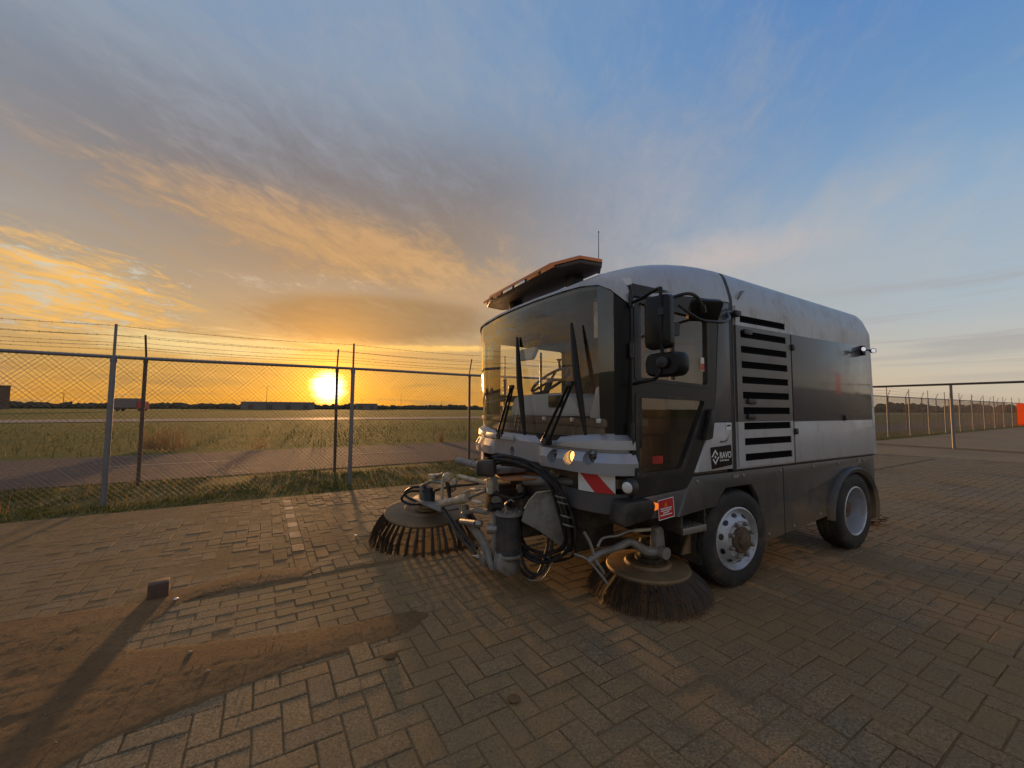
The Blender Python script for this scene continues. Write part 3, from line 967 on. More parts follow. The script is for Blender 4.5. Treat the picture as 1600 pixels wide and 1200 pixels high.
# orange sheeting: far along the fence, and on the side barrier out of the picture to the right (seen mirrored in the sweeper's flank)
def tarp(name, label, o_, u_, w, h, z0):
    b = MB(); rows = []
    n = int(w / .12)
    for j in range(13):
        v = j / 12
        rows.append([Vector(o_) + Vector(u_) * (w * i / n) + Vector(u_).cross(Vector((0, 0, 1))) * (.05 * math.sin(i * .55 + v * 1.2) * (.3 + .7 * (1 - v)) + .03 * math.sin(i * .21)) + Vector((0, 0, z0 + h * v + .02 * math.sin(i * .3))) for i in range(n + 1)])
    b.grid(rows)
    o = b.build(name, M['orange'], smooth=80)
    md = o.modifiers.new('thick', 'SOLIDIFY'); md.thickness = .006
    return tag(o, label, 'tarpaulin')
tarp('orange_tarpaulin', 'bright orange sheet hung on the far end of the fence at the right', gw(56.3, 7.62), UF, 9.0, 1.95, .08)
tarp('orange_tarpaulin', 'narrow orange sheet on a tall stand beyond the right edge', gw(19.5, -4.9), UF, 2.2, 2.1, 1.2)
root = empty('banner_stand', gw(20.65, -4.86), FA)
tag(root, 'two thin posts with a cross rail holding the narrow orange sheet', 'stand')
q = MB(); q.tube([(0, 0, -.05), (0, 0, 3.35)], .03, 8); q0 = q.build('post', M['rust'], root, loc=(-1.15, .03, 0)); share(q0, loc=(1.1, .03, 0), parent=root)
q = MB(); q.tube([(-1.17, .03, 3.33), (1.12, .03, 3.33)], .025, 8); q.build('rail', M['rust'], root)
b = MB(); b.grid([[gw(20.45 + .45 * i + .05 * math.sin(t_ * 2.1), t_, .0015) for i in range(3)] for t_ in [7.0 - .5 * k for k in range(36)]])
tag(b.build('dirt_strip', M['sand'], smooth=0), 'dark strip of dirt lying under the side barrier', 'dirt', kind='stuff')


# ------------------------------------------------------------------ far background
def far_pt(az_deg, dist, z=0.0):
    return Vector((math.sin(R(az_deg)) * dist, math.cos(R(az_deg)) * dist, z))
b = MB(); rr = random.Random(4)
for k in range(1500):
    az = rr.uniform(-64, 70)
    hh = 4.2 + 1.6 * mnoise.noise(Vector((az * .16, 0, 0))) + 1.3 * mnoise.noise(Vector((az * .9, 2, 0)))
    if az > 38: hh += 2.6 * max(0, mnoise.noise(Vector((az * .22, 5, 0))) + .35)
    dist = rr.uniform(390, 440)
    c = far_pt(az, dist)
    rx = rr.uniform(2.0, 4.6); hh *= rr.uniform(.7, 1.12)
    n = 7; o = len(b.v)
    rings = ((0.0, .8), (.35, 1.05), (.7, .8), (.92, .4))
    for (v, k2) in rings:
        for i in range(n):
            a = 6.283 * i / n
            q = rx * k2 * rr.uniform(.7, 1.25)
            b.v.append((c.x + q * math.cos(a), c.y + q * math.sin(a), hh * v * rr.uniform(.9, 1.1) - .3))
    b.v.append((c.x, c.y, hh))
    for r_ in range(3):
        for i in range(n): b.face((o + r_ * n + i, o + r_ * n + (i + 1) % n, o + (r_ + 1) * n + (i + 1) % n, o + (r_ + 1) * n + i))
    for i in range(n): b.face((o + 3 * n + i, o + 3 * n + (i + 1) % n, o + 4 * n))
tag(b.build('wood', M['trees'], smooth=0), 'low dark line of distant trees along the horizon', 'trees', kind='stuff')
def px_az(px): return math.degrees(math.atan((px - 800) / F_PX))
def building(name, label, px0, px1, dist, h, wall, roof, depth=14, pitch=0.0):
    a, c = far_pt(px_az(px0), dist), far_pt(px_az(px1), dist)
    d = (c - a); L = d.length; rz = math.atan2(d.y, d.x)
    root = empty(name, (a + c) / 2, rz)
    tag(root, label, 'building')
    w = MB(); w.box((0, depth / 2, h / 2), (L, depth, h)); w.build('wall', wall, root)
    r_ = MB()
    if pitch > 0: r_.prism([(-.4, h), (depth / 2, h + pitch), (depth + .4, h)], 'x', -L / 2 - .3, L / 2 + .3)
    else: r_.box((0, depth / 2, h + .2), (L + .6, depth + .6, .4))
    r_.build('roof', roof, root)
    n = max(2, int(L / 9))
    dm = MB(); dm.box((0, -.05, 1.6), (3.2, .12, 3.0))
    d0 = dm.build('door', M['build_roof'], root, loc=(-L / 2 + L / n / 2, 0, 0))
    for i in range(1, n): share(d0, loc=(-L / 2 + L / n * (i + .5), 0, 0), parent=root)
    return root
building('warehouse', 'long low grey shed on the horizon left of the sun', 377, 492, 330, 4.6, M['build_wall'], M['build_roof'], 20, .8)
building('brick_building', 'red brick block on the horizon at the left edge', -60, 16, 300, 10.5, M['brickred'], M['build_roof'])
building('shed', 'small pale shed on the horizon right of the sun', 556, 590, 340, 4.2, M['build_wall'], M['build_roof'], 12, .6)
# box lorry far off
c = far_pt(px_az(201), 165)
lr = empty('box_lorry', c, R(8))
tag(lr, 'grey box lorry with a red rear parked far off behind the left posts', 'lorry')
q = MB(); q.box((0, 0, 2.45), (6.0, 2.4, 2.7)); q.build('cargo_box', M['build_wall'], lr)
q = MB(); q.prism([(3.15, .7), (4.9, .7), (4.9, 1.8), (4.6, 2.9), (3.15, 2.9)], 'y', -1.15, 1.15); q.build('cab', M['red'], lr)
q = MB(); q.box((0.9, 0, .85), (7.6, 1.0, .35)); q.build('chassis', M['black'], lr)
wm = MB(); wm.tube([(0, -.15, 0), (0, .15, 0)], .48, 16)
w0 = wm.build('wheel', M['rubber'], lr, loc=(-1.9, -1.05, .48))
for x, y in ((-1.9, 1.05), (3.9, -1.05), (3.9, 1.05)): share(w0, loc=(x, y, .48), parent=lr)
def mast(px, dist, h, label, cross):
    o = MB(); o.tube([(0, 0, 0), (0, 0, h)], [.16, .09], 6)
    if cross: o.box((0, 0, h - .1), (1.6, .3, .2))
    tag(o.build('mast', M['rust'], loc=far_pt(px_az(px), dist)), label, 'mast')
mast(417, 300, 15.5, 'thin tall mast rising over the long low shed', False)
mast(627, 320, 12.0, 'tall mast on the horizon between the second fence posts and the cab', True)
mast(690, 320, 8.0, 'short mast on the horizon just left of the cab', False)
mast(566, 300, 7.0, 'short mast close to the right of the second pair of posts', True)
mast(100, 300, 8.0, 'short mast on the horizon near the left edge', True)


# ------------------------------------------------------------------ small things on the ground
q = MB(); q.box((0, 0, .05), (.115, .11, .105))
tag(q.build('concrete_block', M['darkblock'], loc=gw(-.60, 3.84, .0), rot=(0, 0, FA + .10), bevel=.006), 'dark brown square block standing on the paving beside the sand', 'block')
def pebble(name, s, t, r_, m, label, cat, fl=.5, seed=0):
    q = MB(); rx = random.Random(seed); n = 8
    q.lathe([(.001, -.6), (.7, -.5), (1.0, 0), (.75, .5), (.001, .75)], n)
    q.v = [(x * r_ * rx.uniform(.75, 1.2), y * r_ * rx.uniform(.75, 1.2), z * r_ * fl + r_ * fl * .6) for x, y, z in q.v]
    tag(q.build(name, m, loc=gw(s, t, .004), rot=(0, 0, rx.uniform(0, 6)), smooth=60), label, cat)
pebble('pebble', -.48, 3.69, .016, M['white'], 'small white pebble beside the dark brown block', 'pebble', .7, 1)
pebble('pebble', .86, 4.55, .016, M['white'], 'small white pebble on clean paving left of the far brush', 'pebble', .7, 2)
pebble('stone', -.30, 2.86, .017, M['pebble'], 'brown stone at the edge of the clean swept tongue', 'stone', .6, 3)
pebble('stone', -.20, 2.62, .014, M['pebble'], 'brown stone in the lower sand drift', 'stone', .6, 4)
pebble('clod', 1.02, 1.66, .030, M['sand'], 'small orange clod of earth on the front paving below the near brush', 'clod', .5, 5)
pebble('clod', .62, 2.28, .035, M['sand'], 'orange clod of earth on the paving left of the near brush', 'clod', .4, 6)
q = MB(); rx = random.Random(3)
for i in range(9):
    a = 6.283 * i / 9; q.v.append((.07 * math.cos(a) * rx.uniform(.5, 1.2), .045 * math.sin(a) * rx.uniform(.6, 1.2), rx.uniform(.006, .03)))
q.v.append((0, 0, .03))
for i in range(9): q.face((i, (i + 1) % 9, 9))
o = q.build('paper_scrap', M['paper'], loc=gw(1.69, 3.33, .002), smooth=0)
md = o.modifiers.new('thick', 'SOLIDIFY'); md.thickness = .002
tag(o, 'crumpled white paper scrap on the paving under the front arm', 'litter')
q = MB(); rx = random.Random(8)
for _ in range(46):
    x, y, a = rx.gauss(0, .10), rx.gauss(0, .08), rx.uniform(0, 6)
    l = .05 * rx.uniform(.6, 1.3); ca, sa = math.cos(a), math.sin(a); z = rx.uniform(.004, .07)
    q.add([(x - ca * l, y - sa * l, z), (x + sa * l * .4, y - ca * l * .4, z + .015), (x + ca * l, y + sa * l, z + .01), (x - sa * l * .4, y + ca * l * .4, z + .02)], [(0, 1, 2, 3)])
tag(q.build('dead_leaves', M['leafbrown'], loc=gw(6.15, 2.02, .002), smooth=0), 'small heap of dead leaves behind the rear wheel', 'leaves')


# ================================================================== the street sweeper
# local frame: x to the rear, y across to the far side, z up; y = 0 is the near flank, x = 0 the seam behind the cab
TA, W = 0.509316, 2.12
sw = empty('street_sweeper', (1.70933623, 3.13467729, 0), TA)
tag(sw, 'silver and grey compact street sweeper with round front brushes and amber roof bar', 'street sweeper')
def part(b, name, m, parent=sw, **kw): return b.build(name, m, parent, **kw)
def MZ(x, y, z, ax='y', rz=0.0):
    """a frame whose z axis points along ax"""
    m = Matrix.Translation((x, y, z))
    if rz: m = m @ Matrix.Rotation(rz, 4, 'Z')
    if ax == 'y': m = m @ Matrix.Rotation(-math.pi / 2, 4, 'X')
    elif ax == '-y': m = m @ Matrix.Rotation(math.pi / 2, 4, 'X')
    elif ax == '-x': m = m @ Matrix.Rotation(-math.pi / 2, 4, 'Y')
    elif ax == 'x': m = m @ Matrix.Rotation(math.pi / 2, 4, 'Y')
    return m
def holed_plate(b, outer, holes, y0, y1, mi=0):
    """a plate in the x-z plane with window openings, y0 to y1"""
    bm = bmesh.new(); es = []
    for loop in [outer] + holes:
        vs = [bm.verts.new((q[0], y0, q[1])) for q in loop]
        for i in range(len(vs)): es.append(bm.edges.new((vs[i], vs[(i + 1) % len(vs)])))
    bmesh.ops.triangle_fill(bm, use_beauty=True, use_dissolve=False, edges=es)
    bm.verts.index_update()
    base = len(b.v); n = len(bm.verts)
    vs = [v.co.copy() for v in bm.verts]
    b.v += [tuple(v) for v in vs] + [(v.x, y1, v.z) for v in vs]
    for f in bm.faces:
        ix = [v.index + base for v in f.verts]
        nrm = f.normal.y * (y1 - y0)
        a = ix if nrm < 0 else ix[::-1]
        b.face(a, mi); b.face([i + n for i in a[::-1]], mi)
    k = 0
    for loop in [outer] + holes:
        for i in range(len(loop)):
            p, q = base + k + i, base + k + (i + 1) % len(loop)
            b.face((p, q, q + n, p + n), mi)
        k += len(loop)
    bm.free()
def round_poly(pts, r, n=4):
    out = []; k = len(pts)
    for i in range(k):
        p, a, c = Vector(pts[i]), Vector(pts[i - 1]), Vector(pts[(i + 1) % k])
        d1, d2 = (a - p), (c - p)
        rr_ = min(r, d1.length * .45, d2.length * .45)
        p1, p2 = p + d1.normalized() * rr_, p + d2.normalized() * rr_
        for j in range(n + 1):
            t = j / n
            out.append(tuple(p1 * (1 - t) ** 2 + p * 2 * t * (1 - t) + p2 * t * t))
    return out

# ---- front outline in plan, and offsets of it
def xf(y):
    c = min(y, W - y)
    if c < .4:
        k = (.4 - c) / .4
        return -1.05 - .25 * math.sqrt(max(0, 1 - k * k))
    return -1.30 - .04 * (1 - ((y - W / 2) / (W / 2 - .4)) ** 2)
_ys = [.4 * (1 - math.cos(math.pi / 2 * i / 9)) for i in range(10)]
_ym = [.4 + (W - .8) * i / 48 for i in range(1, 48)]
YS = _ys + _ym + [W - q for q in _ys[::-1]]
CURVE = [Vector((xf(y), y)) for y in YS]
NRM = []
for i in range(len(CURVE)):
    d = CURVE[min(i + 1, len(CURVE) - 1)] - CURVE[max(i - 1, 0)]
    NRM.append(Vector((-d.y, d.x)).normalized())
NRM[0] = Vector((-.25, -.97)).normalized(); NRM[-1] = Vector((-.25, .97)).normalized()
def off(i, d): return CURVE[i] + NRM[i] * d
def brow(y):
    c = min(y, W - y)
    return 2.135 + .055 * (1 - abs((y - W / 2) / (W / 2)) ** 6) - .11 * max(0, 1 - c / .13) ** 2
def sweep_front(b, prof_of, i0=0, i1=None, mi=0, mf=None, closed=False):
    """profile [(outward offset, z)] carried along the front outline"""
    i1 = len(CURVE) - 1 if i1 is None else i1
    rows = []
    for i in range(i0, i1 + 1):
        rows.append([(*off(i, d), z) for d, z in prof_of(YS[i])])
    b.grid(rows, mi, mf=mf, closed=closed)
    for row in (0, len(rows) - 1):
        o = len(b.v); b.v += [tuple(q) for q in rows[row]]; b.face(range(o, o + len(rows[row])), mi)

# ---- hopper body
SEC = [(0, .885), (0, 1.245), (0, 2.0), (0, 2.17), (.004, 2.215), (.028, 2.31), (.052, 2.385), (.082, 2.43), (.13, 2.458), (.22, 2.482), (.45, 2.51), (.75, 2.524), (W / 2, 2.53)]
SEC = SEC + [(W - y, z) for y, z in SEC[-2::-1]]
def body():
    b = MB(); rows = []
    xs = [.015, .5, 1.0, 1.5, 2.0, 2.2, 2.30, 2.36, 2.41, 2.44, 2.47, 2.495, 2.515, 2.53, 2.538, 2.54]
    for x in xs:
        k = max(0, (x - 2.44) / .10); ins = .09 * (1 - math.sqrt(max(0, 1 - k * k)))
        k2 = max(0, (x - 2.34) / .20); drop = .17 * (1 - math.sqrt(max(0, 1 - min(1, k2) ** 2)))
        row = []
        for y, z in SEC:
            if z > 2.0: z = 2.0 + (z - 2.0) * (1 - drop / .6)
            if z > 2.0: z -= .065 * (x / 2.2) * min(1, (z - 2.0) / .35)
            row.append((x - .04 * max(0, z - 1.1) * max(0, min(1, (x - 2.25) / .25)), y + (W / 2 - y) / (W / 2) * ins, z))
        rows.append(row)
    n = len(SEC)
    b.grid(rows, 0, flip=True, mf=lambda i, j: 1 if j in (1, n - 3) and i < 8 else 0)
    for r_, fl in ((0, False), (len(rows) - 1, True)):
        o = len(b.v); b.v += [tuple(q) for q in rows[r_]]
        b.face(list(range(o, o + n))[::-1] if not fl else range(o, o + n), 0)
    o = len(b.v)
    b.v += [rows[0][0], rows[0][-1], rows[-1][-1], rows[-1][0]]; b.face((o, o + 1, o + 2, o + 3))
    return part(b, 'hopper_body', [M['silver'], M['dark_paint']], smooth=30, fixn=True)
hopper = body()
# worn pale patches at the rear corner
q = MB()
q.add([(2.365, -.004, 1.36), (2.43, -.003, 1.37), (2.462, .002, 1.27), (2.44, -.002, 1.17), (2.40, -.003, 1.19), (2.39, -.003, 1.30)], [(0, 1, 2, 3, 4, 5)])
part(q, 'worn_paint_patch', M['white'], smooth=0)
q = MB()
q.add([(2.44, -.003, 1.03), (2.466, .002, 1.05), (2.466, .002, .93), (2.45, -.002, .93)], [(0, 1, 2, 3)])
part(q, 'worn_paint_patch', M['white'], smooth=0)
# louvre panel: stiles and rails round ten slots
lp = MB(); X0, X1, YP = .03, .815, -.012
slots = []
for k in range(10):
    z1 = 2.083 - .1206 * k
    slots.append((.085 + .003 * k, .735 + .0055 * k, z1 - .055, z1))
def zone(za, zb):
    cuts = [za] + [c for c in (1.245, 2.0) if za < c < zb] + [zb]
    return [(cuts[i], cuts[i + 1], 1 if 1.245 <= cuts[i] < 2.0 else 0) for i in range(len(cuts) - 1)]
prev = 2.155
for (a, c, z0, z1) in slots + [(.112, .785, .898, .898)]:
    for za, zb, mi in zone(z1, prev): lp.box(((X0 + X1) / 2, YP / 2, (za + zb) / 2), (X1 - X0, -YP, zb - za), mi)
    if z1 > z0:
        for za, zb, mi in zone(z0, z1):
            lp.box(((X0 + a) / 2, YP / 2, (za + zb) / 2), (a - X0, -YP, zb - za), mi)
            lp.box(((c + X1) / 2, YP / 2, (za + zb) / 2), (X1 - c, -YP, zb - za), mi)
    prev = z0
louv = part(lp, 'louvre_panel', [M['silver'], M['grey_paint']], smooth=0)
for k, (a, c, z0, z1) in enumerate(slots):
    q = MB(); q.add([(a, -.001, z0), (c, -.001, z0), (c, -.001, z1), (a, -.001, z1)], [(0, 1, 2, 3)])
    q.add([(a, -.010, z0 + .004), (c, -.010, z0 + .004), (c, -.002, z0 + .03), (a, -.002, z0 + .03)], [(0, 1, 2, 3)])
    q.add([(a, -.009, z0 + .032), (c, -.009, z0 + .032), (c, -.002, z0 + .052), (a, -.002, z0 + .052)], [(0, 1, 2, 3)])
    q.build('louvre_slot', M['void'], louv, smooth=0)
for (x, z) in ((.17, 1.955), (.20, 1.405), (.19, 1.285)):
    q = MB(); q.prism(round_poly([(x - .055, z - .02), (x + .05, z - .024), (x + .06, z + .018), (x - .05, z + .022)], .015), 'y', -.03, -.010)
    q.build('latch', M['black'], louv, bevel=.004)
# flank door behind it
fd = MB()
fd.box((1.60, -.006, 1.6225), (1.53, .012, .755), 0)
fd.box((1.60, -.006, 1.065), (1.53, .012, .352), 1)
flank = part(fd, 'flank_door', [M['dark_paint'], M['silver']], bevel=.003)
for x, z in ((.84, 1.885), (.845, 1.155), (1.75, 1.265)):
    q = MB(); q.box((x, -.02, z), (.04, .02, .05)); q.build('hinge', M['black'], flank, bevel=.004)
# black trim line under the silver body and the seam strip behind the cab
q = MB(); q.box((1.2, .03, .884), (2.46, .05, .03)); part(q, 'trim_strip', M['black'], bevel=.004)
q = MB()
sp = [(-.006, y - .001 if y < W / 2 else y + .001, z) for y, z in SEC]
q.grid([[(-.030, y + (.004 if y < W / 2 else -.004), z - .004) for y, z in SEC], [(.018, y + (.004 if y < W / 2 else -.004), z - .004) for y, z in SEC]])
part(q, 'seam_gaiter', M['black'])
# grab rail on the roof shoulder
q = MB(); q.tube([(.09, .012, 2.205), (.10, -.015, 2.25), (.16, -.005, 2.285), (.17, .03, 2.29)], .008, 6); part(q, 'roof_hook', M['steel'])

# ---- chassis skirt, arches
SK = [(-.50, .868), (2.40, .866), (2.40, .40), (2.305, .36)]
for i in range(13):
    a = R(0 + 180 * i / 12); SK.append((1.865 + .44 * math.cos(a), .36 + .385 * math.sin(a)))
SK += [(1.355, .365), (.385, .285), (.352, .30), (.325, .50), (.285, .66), (.20, .755), (-.12, .755), (-.19, .70), (-.235, .635), (-.64, .605)]
q = MB(); q.prism(SK, 'y', .004, .05); part(q, 'chassis_skirt', M['skirt'], bevel=.006)
q = MB(); q.prism([(x, z) for x, z in SK], 'y', W - .05, W - .004); part(q, 'chassis_skirt', M['skirt'], bevel=.006)
for x, z in ((-.45, .83), (.10, .83), (.62, .83), (1.15, .83), (1.62, .83), (2.15, .83), (.42, .34), (.80, .355), (1.25, .40)):
    q = MB(); q.lathe([(.013, .0), (.013, -.004), (.009, -.008), (.0, -.009)], 10, 0, MZ(x, .004, z, 'y')); part(q, 'skirt_bolt', M['steel'])
q = MB(); q.box((.66, .003, .575), (.006, .004, .56)); part(q, 'skirt_seam', M['black'], smooth=0)
# the front edge of the skirt is a broad chamfer
q = MB(); q.add([(-.50, .004, .868), (-.64, .004, .605), (-.70, .05, .615), (-.555, .05, .862)], [(0, 1, 2, 3)]); part(q, 'skirt_chamfer', M['grey_paint'], smooth=0)
for side in (0, 1):
    q = MB(); rows = []
    for i in range(-1, 15):
        a = R(-4 + 188 * i / 14); ca, sa = math.cos(a), math.sin(a)
        cx, cz = 1.865, .36
        pr = [(.425, -.035), (.465, -.052), (.480, -.035), (.485, .01), (.43, .01)]
        rows.append([(cx + r_ * ca * 1.0, (y if side == 0 else W - y), cz + r_ * .885 * sa) for r_, y in pr])
    q.grid(rows, closed=True)
    part(q, 'wheel_arch', M['skirt'], fixn=True)
    q = MB(); rows = []
    for i in range(11):
        a = R(-8 + 196 * i / 10)
        rows.append([(.02 + .43 * math.cos(a), y, .36 + .40 * math.sin(a)) for y in (.06 if side == 0 else W - .06, .40 if side == 0 else W - .40)])
    q.grid(rows); part(q, 'wheel_housing', M['under'])
# underbody
q = MB()
q.box((.95, W / 2, .62), (2.7, 1.25, .46)); q.box((-.75, W / 2, .66), (.8, 1.3, .34)); q.box((2.2, W / 2, .7), (.4, 1.9, .3))
q.box((.9, .30, .60), (.8, .45, .5)); q.box((.9, W - .30, .60), (.8, .45, .5))
part(q, 'chassis_frame', M['under'], bevel=.01)
q = MB(); q.tube([(1.0, .75, .42), (.7, .85, .30), (.55, 1.0, .14), (.5, 1.06, .05)], [.16, .16, .18, .22], 14); q.box((.5, 1.06, .08), (.35, .9, .12)); part(q, 'suction_nozzle', M['rubber'])
for x, w_ in ((.025, .9), (1.86, .85)):
    q = MB(); q.tube([(x, W / 2 - w_, .36), (x, W / 2 + w_, .36)], .05, 10); part(q, 'axle', M['under'])
for c_, d_ in (((-.33, .32, .42), (.02, .5, .42)), ((.43, .26, .38), (.02, .4, .30))):
    q = MB(); q.box(c_, d_); part(q, 'mud_flap', M['rubber'])
q = MB(); q.add([(1.36, .02, .36), (.40, .02, .29), (.42, .55, .20), (1.30, .55, .26)], [(0, 1, 2, 3)]); part(q, 'belly_plate', M['under'])

# ---- wheels
def wheel(front):
    t = MB()
    Ro = .367
    prof = [(.232, -.085), (.245, -.105), (.285, -.112), (.325, -.108), (.348, -.096), (.358, -.080), (Ro, -.062), (Ro, -.036), (Ro - .009, -.033), (Ro - .009, -.026), (Ro, -.023), (Ro, .023), (Ro - .009, .026), (Ro - .009, .033), (Ro, .036), (Ro, .062), (.358, .08), (.348, .096), (.325, .108), (.285, .112), (.245, .105), (.232, .085)]
    t.lathe(prof, 56)
    for i in range(56):          # shoulder lugs
        for sgn in (-1, 1):
            a = 6.283 * (i + .25 * sgn) / 56
            m = Matrix.Rotation(a, 4, 'Z') @ Matrix.Translation((.350, 0, sgn * .086))
            t.box((0, 0, 0), (.018, .020, .010), 0, m)
    r_ = MB()
    if front:
        r_.lathe([(.232, .10), (.238, -.092), (.236, -.104), (.226, -.108), (.218, -.098), (.205, -.075), (.198, -.070), (.150, -.118), (.138, -.126), (.128, -.124), (.118, -.128), (.0, -.128)], 48)
    else:
        r_.lathe([(.232, .10), (.238, -.092), (.236, -.104), (.226, -.108), (.216, -.100), (.207, -.06), (.203, .02), (.198, .040), (.165, .055), (.10, .060), (.09, .045), (.0, .045)], 48)
    w = part(r_, 'wheel', M['rim'])
    t.build('tyre', M['rubber'], w)
    if front:
        for i in range(10):
            a = 6.283 * (i + .3) / 10; ca, sa = math.cos(a), math.sin(a)
            h = MB(); m = Matrix.Rotation(a, 4, 'Z') @ Matrix.Translation((.1755, 0, -.0975)) @ Matrix.Rotation(R(-44), 4, 'Y')
            h.lathe([(.0001, -.002), (.8, -.002), (1.0, .0)], 14); h.v = [tuple(m @ Vector((x * .017, y * .024, z))) for x, y, z in h.v]
            h.build('hand_hole', M['gloss_black'], w, smooth=0)
        h = MB(); h.lathe([(.098, -.10), (.098, -.14), (.090, -.150), (.060, -.156), (.055, -.168), (.035, -.178), (.0, -.180)], 28); h.build('hub', M['hub'], w)
        nut = None
        for i in range(8):
            a = 6.283 * (i + .5) / 8
            if nut is None:
                h = MB(); h.lathe([(.021, 0), (.021, -.006), (.015, -.008), (.015, -.030), (.011, -.036), (.0, -.036)], 8); nut = h.build('wheel_nut', M['steel'], w, smooth=30)
            o = nut if i == 0 else share(nut, parent=w)
            o.location = (.122 * math.cos(a), .122 * math.sin(a), -.122)
    else:
        h = MB(); h.lathe([(.085, .06), (.085, -.02), (.07, -.035), (.0, -.035)], 24); h.build('hub', M['hub'], w)
    return w
def turn(o, y_side):
    # the wheel's z axis is its axle; outer face at -z
    o.rotation_euler = (-math.pi / 2, 0, 0) if y_side == 0 else (math.pi / 2, 0, 0)
wf = wheel(True); wr = wheel(False)
for w0, x, yn in ((wf, .025, .115), (wr, 1.862, .075)):
    w0.location = (x, yn, .362); turn(w0, 0)
    c = copy_tree(w0, sw); c.location = (x, W - yn, .362); turn(c, 1)
wf.rotation_euler = (-math.pi / 2, 0, R(-4))

# ---- cab: roof
def cab_roof():
    b = MB()
    rv = [(-.004, 2.17), (.003, 2.215), (.028, 2.31), (.052, 2.385), (.082, 2.43), (.13, 2.458), (.22, 2.482), (.45, 2.51), (.75, 2.524), (W / 2, 2.53)]
    fv = [-.004, .004, .012, .03, .065, .13, .25, .42, .75, W / 2]
    rv = rv + [(W - y, z) for y, z in rv[-2::-1]]; fv = fv + [W - y for y in fv[-2::-1]]
    st = [0, .02, .06, .12, .2, .3, .42, .55, .7, .85, 1.0]
    rows = []
    for s_ in st:
        row = []
        for (yr, zr), yf in zip(rv, fv):
            yc = max(0, min(W, yf)); x0, z0 = xf(yc), brow(yc) + (.012 if 0 < yf < W else 0)
            e = math.sin(s_ * math.pi / 2) ** (.50 + .50 * min(1, min(yf, W - yf) / .55)) if s_ > 0 else 0
            row.append((x0 + (-.032 - x0) * s_, yf + (yr - yf) * min(1, s_ * 1.6), z0 + (zr - z0) * e))
        rows.append(row)
    lip = [(x + .03, y + (.02 if y < W / 2 else -.02), z - .012) for x, y, z in rows[0]]
    lip2 = [(x - .004, y, z - .018) for x, y, z in rows[0]]
    b.grid([lip, lip2] + rows, flip=True)
    return part(b, 'cab_roof', M['silver'], smooth=50)
cab_roof()
q = MB(); q.add([(-1.07, .02, 2.10), (-.03, .02, 2.10), (-.03, .02, 2.19), (-1.07, .02, 2.17)], [(0, 1, 2, 3)])
q.box((-.55, .012, 2.152), (1.0, .02, .022))
part(q, 'door_header', M['black'])
# worn corner over the windscreen
q = MB(); q.add([(-1.10, .055, 2.208), (-1.062, .008, 2.20), (-1.058, .006, 2.16), (-1.066, -.002, 2.145), (-1.13, .08, 2.172)], [(0, 1, 2, 3, 4)]); part(q, 'scuffed_corner', M['white'], smooth=0)
# roof lining, rear wall, floor
q = MB()
q.grid([[(-1.16, y, 2.10), (-.06, y, 2.13)] for y in (.10, W - .10)])
part(q, 'roof_lining', M['interior'])
q = MB(); q.box((-.045, W / 2, 1.5), (.05, W - .10, 1.3)); part(q, 'cab_wall', M['interior'])
q = MB(); q.box((-.6, W / 2, .86), (1.1, W - .12, .06)); q.box((-.95, W / 2, .9), (.3, W - .5, .35)); part(q, 'cab_floor', M['interior'])

# ---- windscreen
g_ = MB(); rows = []
for i in range(len(YS)):
    row = []
    zt = brow(YS[i]) + .005
    for k in range(7):
        v = k / 6; z = 1.12 + (zt - 1.12) * v
        d = -.055 + .042 * v - .012 * math.sin(v * math.pi) * -1
        p = off(i, d); row.append((p.x, min(max(p.y, .006), W - .006), z))
    rows.append(row)
g_.grid(rows, flip=False)
part(g_, 'windscreen', M['windscreen'], smooth=80)
def fr_strip(name, i0, i1, m, d=.004, z0=1.12, z1=None):
    b = MB(); rows = []
    for i in range(i0, i1 + 1):
        zt = brow(YS[i]) - .004 if z1 is None else z1
        row = []
        for k in range(7):
            v = k / 6; z = z0 + (zt - z0) * v
            vv = (z - 1.12) / (brow(YS[i]) + .005 - 1.12)
            p = off(i, -.055 + .042 * vv + .012 * math.sin(vv * math.pi) - d); row.append((p.x, min(max(p.y, .004), W - .004), z))
        rows.append(row)
    b.grid(rows); return part(b, name, m, smooth=80)
fr_strip('windscreen_border', 0, 5, M['gloss_black'])
fr_strip('corner_trim', 0, 3, M['mirror_black'], -.006)
fr_strip('corner_trim', len(YS) - 3, len(YS) - 1, M['mirror_black'], -.004)
fr_strip('windscreen_seal', 0, len(YS) - 1, M['black'], -.006, 1.10, 1.150)
b_ = MB(); rows = []
for i in range(len(YS)):
    row = []
    for dz in (-.035, .004):
        p = off(i, -.018); row.append((p.x + .006, min(max(p.y, .006), W - .006), brow(YS[i]) + dz))
    rows.append(row)
b_.grid(rows); part(b_, 'windscreen_top_band', M['gloss_black'])
for y in (.055, W - .055):
    q = MB(); q.box((-1.02, y, 1.62), (.11, .09, 1.08)); part(q, 'a_pillar', M['interior'] if y > 1 else M['black'], bevel=.02)

